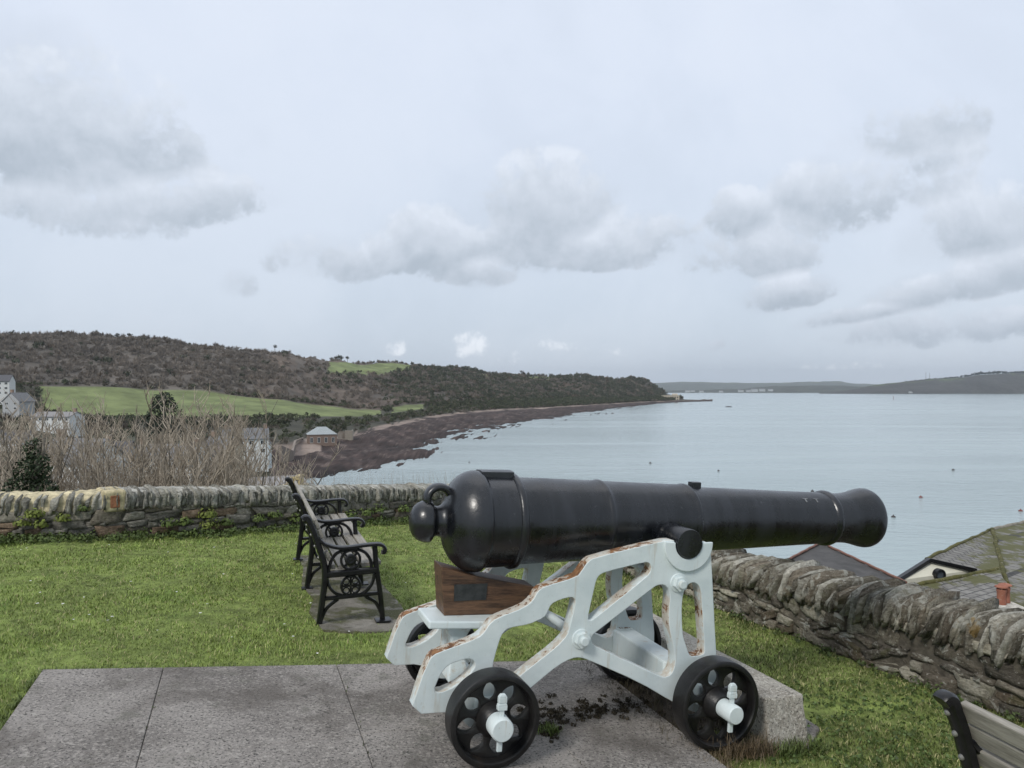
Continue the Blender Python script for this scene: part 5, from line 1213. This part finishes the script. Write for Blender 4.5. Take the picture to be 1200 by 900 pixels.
def ivy_tree():
    r = np.random.default_rng(78); q = ray_pt(38, 585, 11.3); root = empty('ivy_clad_tree', q); tag(root, 'dead trunk smothered in glossy dark ivy behind the cream-pointed wall end', 'tree')
    g = Geo(); g.tube([(0,0,-1.2),(.05,0,.3),(.15,0,1.0)], [.09,.08,.05], 8); g.tube([(.1,0,.55),(.22,-.02,.85),(.21,0,1.08)], [.03,.026,.02], 6); link('trunk', g.mesh('trunk'), M['bark'], root)
    L = [((.03,0,.86),(.17,.17,.22)),((-.05,0,.50),(.27,.25,.26)),((.12,0,.55),(.22,.2,.28)),((-.18,0,.16),(.34,.28,.26)),((.16,0,.10),(.32,.28,.28)),((.05,-.05,-.25),(.42,.3,.35))]
    V, F, C = leaf_cloud(r, 3400, lobes(r, L), .022, .046, (.030,.048,.020), .55); link('ivy', npmesh('ivy', V, F, C), M['leafy'], root); root.scale = (.78, .8, .84)
ivy_tree()
# bare trees and shoots beyond the back wall
def bare_tree(seed, h, stems, spread):
    r = np.random.default_rng(seed); root = empty('bare_tree'); gt = [[], []]; 
    def tri_tube(P, R0, R1, store):
        P = np.array(P); n = len(P); rad = np.linspace(R0, R1, n); T = np.gradient(P, axis=0); T /= np.linalg.norm(T, axis=1, keepdims=True)+1e-9
        u = np.cross(T, np.array((.31,.77,.55))); u /= np.linalg.norm(u, axis=1, keepdims=True)+1e-9; v = np.cross(T, u)
        ring = [P+rad[:,None]*(math.cos(a)*u+math.sin(a)*v) for a in (0, 2.094, 4.189)]
        V = np.stack(ring, 1).reshape(-1,3); F = [(3*i+j, 3*i+(j+1)%3, 3*i+3+(j+1)%3, 3*i+3+j) for i in range(n-1) for j in range(3)]; store.append((V, np.array(F)))
    def walk(p, d, L, n, bend, up):
        P = [np.array(p)]; d = np.array(d)/np.linalg.norm(d)
        for i in range(n):
            d = d+r.normal(0, bend, 3)+np.array((0,0,up)); d /= np.linalg.norm(d); P.append(P[-1]+d*L/n)
        return P, d
    for s in range(stems):
        a = r.uniform(0, 6.28); sp = r.uniform(.1, spread); P, d = walk((r.normal(0,.12), r.normal(0,.12), -.4), (math.cos(a)*sp, math.sin(a)*sp, 1), h*r.uniform(.8,1.05), 8, .10, .05)
        tri_tube(P, h*.0085*r.uniform(.7,1.25), .004, gt[0])
        for b in range(r.integers(9, 14)):
            k = r.uniform(1.2, 7.6); i = int(k); q = P[i]+(P[min(i+1, 8)]-P[i])*(k-i); a2 = r.uniform(0, 6.28); ln = h*r.uniform(.14,.36)*(1.25-k/9)
            P2, _ = walk(q, (math.cos(a2)*.75, math.sin(a2)*.75, r.uniform(.45,1.1)), ln, 5, .13, .08); tri_tube(P2, .0085, .0042, gt[1])
            for c in range(r.integers(3, 7)):
                k2 = r.uniform(.8, 4.7); i2 = int(k2); q2 = P2[i2]+(P2[i2+1]-P2[i2])*(k2-i2); a3 = r.uniform(0, 6.28)
                P3, _ = walk(q2, (math.cos(a3)*.6, math.sin(a3)*.6, r.uniform(.4,1.2)), ln*r.uniform(.3,.7), 3, .14, .08); tri_tube(P3, .0055, .0032, gt[1])
    for nm, st_, mt in (('trunk', gt[0], M['bark']), ('crown', gt[1], M['twig'])):
        V = []; F = []; n = 0
        for v_, f_ in st_: V.append(v_); F.append(f_+n); n += len(v_)
        link(nm, npmesh(nm, np.concatenate(V), np.concatenate(F)), mt, root)
    return root
BT = [(-45,462,14,'bare shrub cut by the picture edge, behind the ivy-clad trunk'),(8,474,12.6,'dense bare shrub rising behind the ivy-clad trunk'),(62,500,12.0,'leaning bare shrub just past the ivy-clad trunk'),(88,470,14.2,'tall fan-shaped bare tree over the cream end of the wall'),(112,484,12.8,'forked bare tree directly behind the brick set in the wall'),(134,470,15,'slim bare tree in front of the field, before the narrow grey house'),
      (158,500,13,'bare sapling below the dark evergreen, on its village side'),(186,505,14,'bushy bare sapling in front of the dark evergreen'),(207,492,13.2,'bare sapling just past the dark evergreen'),(232,455,14.6,'tallest bare tree reaching above the field to the wood'),(253,452,13.4,'straight single-trunked bare tree with the highest twigs'),(272,468,14.8,'bare tree next to the straight single-trunked one'),(291,505,13.4,'low bare shrub in front of the large pale house'),(312,520,12.8,'low spreading bare shrub near the shore end of the wall'),(172,474,15.5,'tall thin bare shoots behind the dark evergreen edge'),(36,478,15.5,'bare shrub behind the low pale terrace roof'),(-10,492,12,'bare shrub at the very edge of the picture, in front of the ivy'),(24,490,14.6,'bare shrub behind the top of the ivy-clad trunk'),(74,482,12.8,'bare shrub between the ivy-clad trunk and the fan-shaped tree'),(100,498,11.9,'low bare shrub close behind the cream pointed wall'),(124,500,14.4,'dense bare shrub just past the forked tree'),
      (147,490,12.4,'bare shrub close behind the wall, past the inset brick'),(196,515,12.0,'low bare shrub close to the wall under the dark evergreen'),(218,482,15.2,'far bare shrub between the evergreen and the tallest bare tree'),(243,490,12.2,'bushy bare shrub close to the wall under the tallest bare tree'),(263,498,12.4,'bushy bare shrub close to the wall under the straight bare tree'),(300,515,15,'bare shrub in front of the small blue-white gable'),(281,486,15.6,'thin bare tree in front of the roof of the large pale house')]
bt = [bare_tree(200+i, 3.6, 6, .5) for i in range(4)]+[bare_tree(210, 3.6, 2, .18)]
for i, (px, yt, d, lab) in enumerate(BT):
    d = 12.6+(d-12)*.9
    zb = -1.9-.17*(d-12); ht = CAMH-(yt-HY)/FPX*d-zb
    k = 4 if lab.startswith('straight') else i % 4
    o = bt[k] if (i < 4 or k == 4) else copy_tree(bt[k])
    o.location = ((px-CX)/FPX*d, d, zb); s = ht/3.05; o.scale = (s*(.9+.25*((i*7)%5)/5), s, s); o.rotation_euler = (0,0,i*2.4); tag(o, lab, 'tree', 'bare trees beyond the back wall')
# brown shoots thick along the back of the wall
r = np.random.default_rng(31); V = []; F = []; n = 0
def shoot(p, h, rad, lean):
    global n
    q1 = p+np.array((lean[0]*.4, lean[1]*.4, h*.5)); q2 = p+np.array((lean[0], lean[1], h)); 
    for P_, rr in ((p, rad), (q1, rad*.75), (q2, rad*.35)):
        for a in (0, 2.094, 4.189): V.append(P_+np.array((math.cos(a)*rr, math.sin(a)*rr, 0)))
    for i in range(2):
        for j in range(3): F.append((n+3*i+j, n+3*i+(j+1)%3, n+3*i+3+(j+1)%3, n+3*i+3+j))
    n += 9
for i in range(220):
    px = r.uniform(-30, 335); d = r.uniform(11.5, 17); zb = -1.9-.17*(d-12); top = np.interp(px, [-30,0,60,100,160,200,260,300,335], [520,530,535,508,505,512,500,520,545])+r.uniform(-8, 38)
    h = CAMH-(top-HY)/FPX*d-zb; shoot(np.array(((px-CX)/FPX*d, d, zb)), h, r.uniform(.003,.007), r.normal(0,.34,2))
tag(link('undergrowth', npmesh('shoots', V, F), M['twig']), kind='stuff')
# dry stalks standing behind the right half of the back wall
V = []; F = []; n = 0
for i in range(230):
    px = r.uniform(345, 560); d = wall_depth(px)+r.uniform(.55, 1.0); zb = .05; top = r.uniform(548, 566) if r.random() < .6 else r.uniform(560, 568); h = CAMH-(top-HY)/FPX*d-zb
    shoot(np.array(((px-CX)/FPX*d, d, zb)), max(h,.1), .0022, r.normal(0,.05,2))
tag(link('weeds', npmesh('dry_stalks', V, F), M['twig']), kind='stuff')
# leafy weeds along the foot of the walls
V = []; F = []; C = []; n = 0
def leafclump(p, rad, cnt, s0, s1, c, up=.6):
    global n
    for i in range(cnt):
        d = r.normal(size=3); d[2] = abs(d[2])*up+.1; d /= np.linalg.norm(d); q = p+d*rad*r.uniform(.3,1); a = np.cross(d, r.normal(size=3)); a /= np.linalg.norm(a); b = np.cross(a, d); s = r.uniform(s0, s1)
        V.extend([q+a*s, q+b*s*.6, q-a*s, q-b*s*.6]); F.append((n, n+1, n+2, n+3)); n += 4; C.extend([np.array(c)*r.uniform(.6,1.4)]*4)
def wall_pt(px, up, out=.06):
    u0 = uof(px); q, d, nrm = at_b(u0); w = q-nrm*out; return np.array((w[0], w[1], float(lawn_z(*w))+up))
for (px, up, rad, cnt) in [(28,.16,.12,120),(42,.24,.13,170),(48,.14,.12,120),(76,.20,.11,120),(196,.12,.13,140),(214,.13,.12,130),(240,.20,.15,210),(243,.08,.16,160),(262,.10,.12,110),(300,.12,.13,120),(318,.16,.14,140),(345,.10,.15,150),(100,.30,.09,60),(440,.15,.16,140),(470,.14,.16,140),(425,.12,.15,120),(408,.10,.14,110)]:
    c = (.135,.165,.030) if px in (42,240,243,76,28,48) else (.085,.12,.028)
    leafclump(wall_pt(px, up), rad*.85, int(cnt*1.2), .010, .024, c)
for i in range(420):
    px = r.uniform(-60, 520); leafclump(wall_pt(px, r.uniform(0,.05), r.uniform(.02,.3)), r.uniform(.05,.1), 16, .008, .022, (.07,.10,.025))
for i in range(150):
    u = r.uniform(0, 8.5); q, d, nrm = at_r(u); w = q-nrm*r.uniform(.0,.12); leafclump(np.array((w[0], w[1], float(lawn_z(*w))+.02)), r.uniform(.03,.07), 14, .006, .016, (.06,.085,.025))
q = ground_at(1078, 798); leafclump(np.array(q)+np.array((.02,.05,.08)), .09, 200, .008, .02, (.05,.085,.022))
for i in range(650):      # clover and dandelion leaves in the near corner
    px, py = r.uniform(900,1150), r.uniform(800, 930); q = ground_at(px, py); leafclump(np.array(q)+np.array((0,0,.012)), r.uniform(.02,.04), 5, .007, .016, (.085,.125,.038), .3)
tag(link('weeds', npmesh('weeds', V, F, np.array(C)), M['leafy']), kind='stuff')

# ------------------------------------------------------------------ grass
r = np.random.default_rng(5)
def blades(n, seed, xr, yr, h0, h1, w0):
    r = np.random.default_rng(seed); yy = yr[0]*(yr[1]/yr[0])**r.random(n); kx = r.uniform(*xr, n); xx = kx*yy
    ok = inside(xx, yy, garden); s, l = fl(xx, yy)
    ok &= ~((s > -2.10) & (s < 1.50) & (l < .93) & (l > -2)) | ((s > 1.10) & (s < 1.5) & (l < -.2) & (l > -2) & (r.random(n) < .9))
    ok &= ~((s > 1.48) & (s < 1.77) & (l > -.53) & (l < 1.45))
    edge = (s > -2.10) & (s < 1.12) & (l < lb(s)-.006) & (l > -2); ok &= ~edge
    inpad = inside(xx+.05*vnoise(xx*6, yy*6, 2, 3), yy+.05*vnoise(xx*6+5, yy*6, 3, 3), pad); ok &= ~inpad | (r.random(n) < .05)
    xx, yy, s = xx[ok], yy[ok], s[ok]; m_ = len(xx); zz = lawn_z(xx, yy)
    pn = vnoise(xx/.55, yy/.55, 17, 4); dn_ = vnoise(xx/1.6, yy/1.6, 18, 3)
    h = r.uniform(h0, h1, m_)*(1+.35*pn); th = r.uniform(0, 6.28, m_); lean = r.uniform(.4, 1.6, m_)*h; w = w0*r.uniform(.7,1.3,m_)*np.clip(yy/4.5, .8, 1.8)
    cx_, sx_ = np.cos(th), np.sin(th); ph = th+r.uniform(.7,2.4,m_)
    b0 = np.stack([xx-cx_*w, yy-sx_*w, zz-.004], 1); b1_ = np.stack([xx+cx_*w, yy+sx_*w, zz-.004], 1)
    m0 = np.stack([xx+np.cos(ph)*lean*.35-cx_*w*.8, yy+np.sin(ph)*lean*.35-sx_*w*.8, zz+h*.6], 1); m1_ = m0+np.stack([cx_*w*1.6, sx_*w*1.6, 0*w], 1); tip = np.stack([xx+np.cos(ph)*lean, yy+np.sin(ph)*lean, zz+h], 1)
    V = np.stack([b0, b1_, m0, m1_, tip], 1).reshape(-1,3); k = np.arange(m_)[:,None]*5; F = np.concatenate([k+np.array([[0,1,3]]), k+np.array([[0,3,2]]), k+np.array([[2,3,4]])])
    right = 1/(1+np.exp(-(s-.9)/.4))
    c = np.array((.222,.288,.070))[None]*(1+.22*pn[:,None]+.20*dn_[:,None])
    c = c*(1-.55*right[:,None])*np.where((right > .5)[:,None], np.array((1.0,.93,1.0)), 1.0)  # dimmer light over the right-hand lawn painted into blade colour, plus a browner tint
    yel = r.random(m_); c = np.where((yel < .13+.10*right)[:,None], np.array((.36,.33,.16))[None], c); c = np.where(((yel > .93) | (pn+dn_ > .9))[:,None], c*np.array((.7,.78,.7)), c)
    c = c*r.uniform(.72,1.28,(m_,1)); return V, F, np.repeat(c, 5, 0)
V, F, C = blades(560000, 6, (-1.2, .9), (2.0, 13.0), .009, .024, .0020)
tag(link('grass', npmesh('grass', V, F, C), M['grassy']), kind='stuff')
# longer tufts fringing the paving, the block and the pad
V2, F2, C2, n2 = [], [], [], 0
def tuft(p, cnt, h, spread, c, w=.0022):
    global n2
    for i in range(cnt):
        a = r.uniform(0,6.28); ln = h*r.uniform(.5,1.15); b = np.array(p)+np.array((r.normal(0,spread*.3), r.normal(0,spread*.3), 0)); t_ = b+np.array((math.cos(a)*ln*r.uniform(.2,.9), math.sin(a)*ln*r.uniform(.2,.9), ln*r.uniform(.45,1))); m_ = (b+t_)/2+np.array((0,0,ln*.16)); s_ = np.array((-math.sin(a), math.cos(a), 0))*w
        V2.extend([b-s_, b+s_, m_-s_*.8, m_+s_*.8, t_]); F2.extend([(n2,n2+1,n2+3),(n2,n2+3,n2+2),(n2+2,n2+3,n2+4)]); n2 += 5; cc = np.array(c)*r.uniform(.6,1.4); C2.extend([cc]*5)
def rigpt(a, b, c=0.): q = RIG @ Vector((a, b, c)); return np.array((q.x, q.y, q.z))
for i in range(430): a = r.uniform(-2.1, 1.1); tuft(rigpt(a, lb(a)+r.uniform(.0,.05), -.045), 7, .055, .03, (.105,.145,.038))
for i in range(150): tuft(rigpt(-2.09-r.uniform(0,.03), r.uniform(-1.2, 1.06), -.045), 7, .05, .03, (.11,.15,.04))
for i in range(260): tuft(rigpt(r.choice([1.49,1.775])+r.normal(0,.012), r.uniform(-.6,1.45), -.05), 6, .06, .03, (.09,.12,.035))
for i in range(70): tuft(rigpt(r.uniform(1.5,1.8), -.56+r.normal(0,.03), -.05), 7, .08, .04, (.095,.13,.035))
for i in range(22): tuft(rigpt(.40+r.normal(0,.03), -.215+r.normal(0,.025), -.002), 9, .055, .03, (.11,.15,.035))
for i in range(25): a, l = [(.42,-.6),(.42,.3),(-.51,.5),(-.51,-.2),(-1.47,.4)][i%5]; tuft(rigpt(a+r.normal(0,.006), l+r.normal(0,.25), -.004), 2, .02, .01, (.07,.09,.03))
tag(link('grass', npmesh('grass_tufts', V2, F2, np.array(C2)), M['grassy']), kind='stuff')
# dry brown thatch round the front wheel, moss lumps on the paving
V2, F2, C2, n2 = [], [], [], 0
for i in range(110): tuft(rigpt(1.33+r.normal(0,.07), -.55+r.normal(0,.035), -.035), 9, .10, .05, (.13,.095,.055), .0013)
for i in range(80): tuft(rigpt(1.10+r.normal(0,.05), -.60+r.normal(0,.07), -.03), 8, .05, .05, (.14,.105,.06), .0013)
for i in range(260): tuft(rigpt(r.uniform(.95,1.48), r.uniform(-.45,.75), -.035), 9, .075, .06, (.060,.050,.028), .0016)
tag(link('weeds', npmesh('dry_grass', V2, F2, np.array(C2)), M['grassy']), kind='stuff')
V, F, C = [], [], []; n = 0
for i in range(150):
    t_ = r.random()
    if t_ < .45: a, l = r.uniform(.45,1.12), .02+r.normal(0,.06)+.12*math.sin(i)
    elif t_ < .75: a, l = .66+r.normal(0,.16), -.02+r.normal(0,.05)
    else: a, l = .40+r.normal(0,.03), -.12+r.normal(0,.12)
    leafclump(rigpt(a, l, .002), r.uniform(.012,.035), 22, .004, .010, (.045,.036,.022), .35)
tag(link('moss', npmesh('moss', V, F, np.array(C)), M['leafy']), kind='stuff')
# daisies and fallen petals
V, F, C = [], [], []; n = 0
for i in range(40):
    px, py = r.uniform(-20, 480), 640+150*r.random()**1.3; q = ground_at(px, py); s, l = fl(q.x, q.y)
    if s > -2.15 and l < 1.1 or inside(np.array(q.x), np.array(q.y), pad): continue
    z_ = q.z+.035; rr = r.uniform(.006,.011)
    V.append(np.array((q.x, q.y, z_+.003)));
    for j in range(7): V.append(np.array((q.x+rr*math.cos(j*.9), q.y+rr*math.sin(j*.9), z_+.004*r.random())))
    for j in range(7): F.append((n, n+1+j, n+1+(j+1)%7))
    n += 8
C = np.tile(np.array((.72,.72,.68)), (len(V),1)); tag(link('petals', npmesh('petals', V, F, C), M['leafy']), kind='stuff')

# ------------------------------------------------------------------ air over the bay
m = bpy.data.materials.new('haze_air'); m.use_nodes = True; t = NT(m.node_tree)
pv = t.n('ShaderNodeVolumePrincipled', {'Color': (.80,.88,.97,1), 'Density': 0.00006, 'Anisotropy': .2}); pv.inputs['Density Attribute'].default_value = ''
t.n('ShaderNodeOutputMaterial', {'Volume': pv})
g = Geo(); g.box((-17500,-40,-33), (17500,13500,330)); hz = link('haze', g.mesh('haze'), m); tag(hz, kind='stuff')
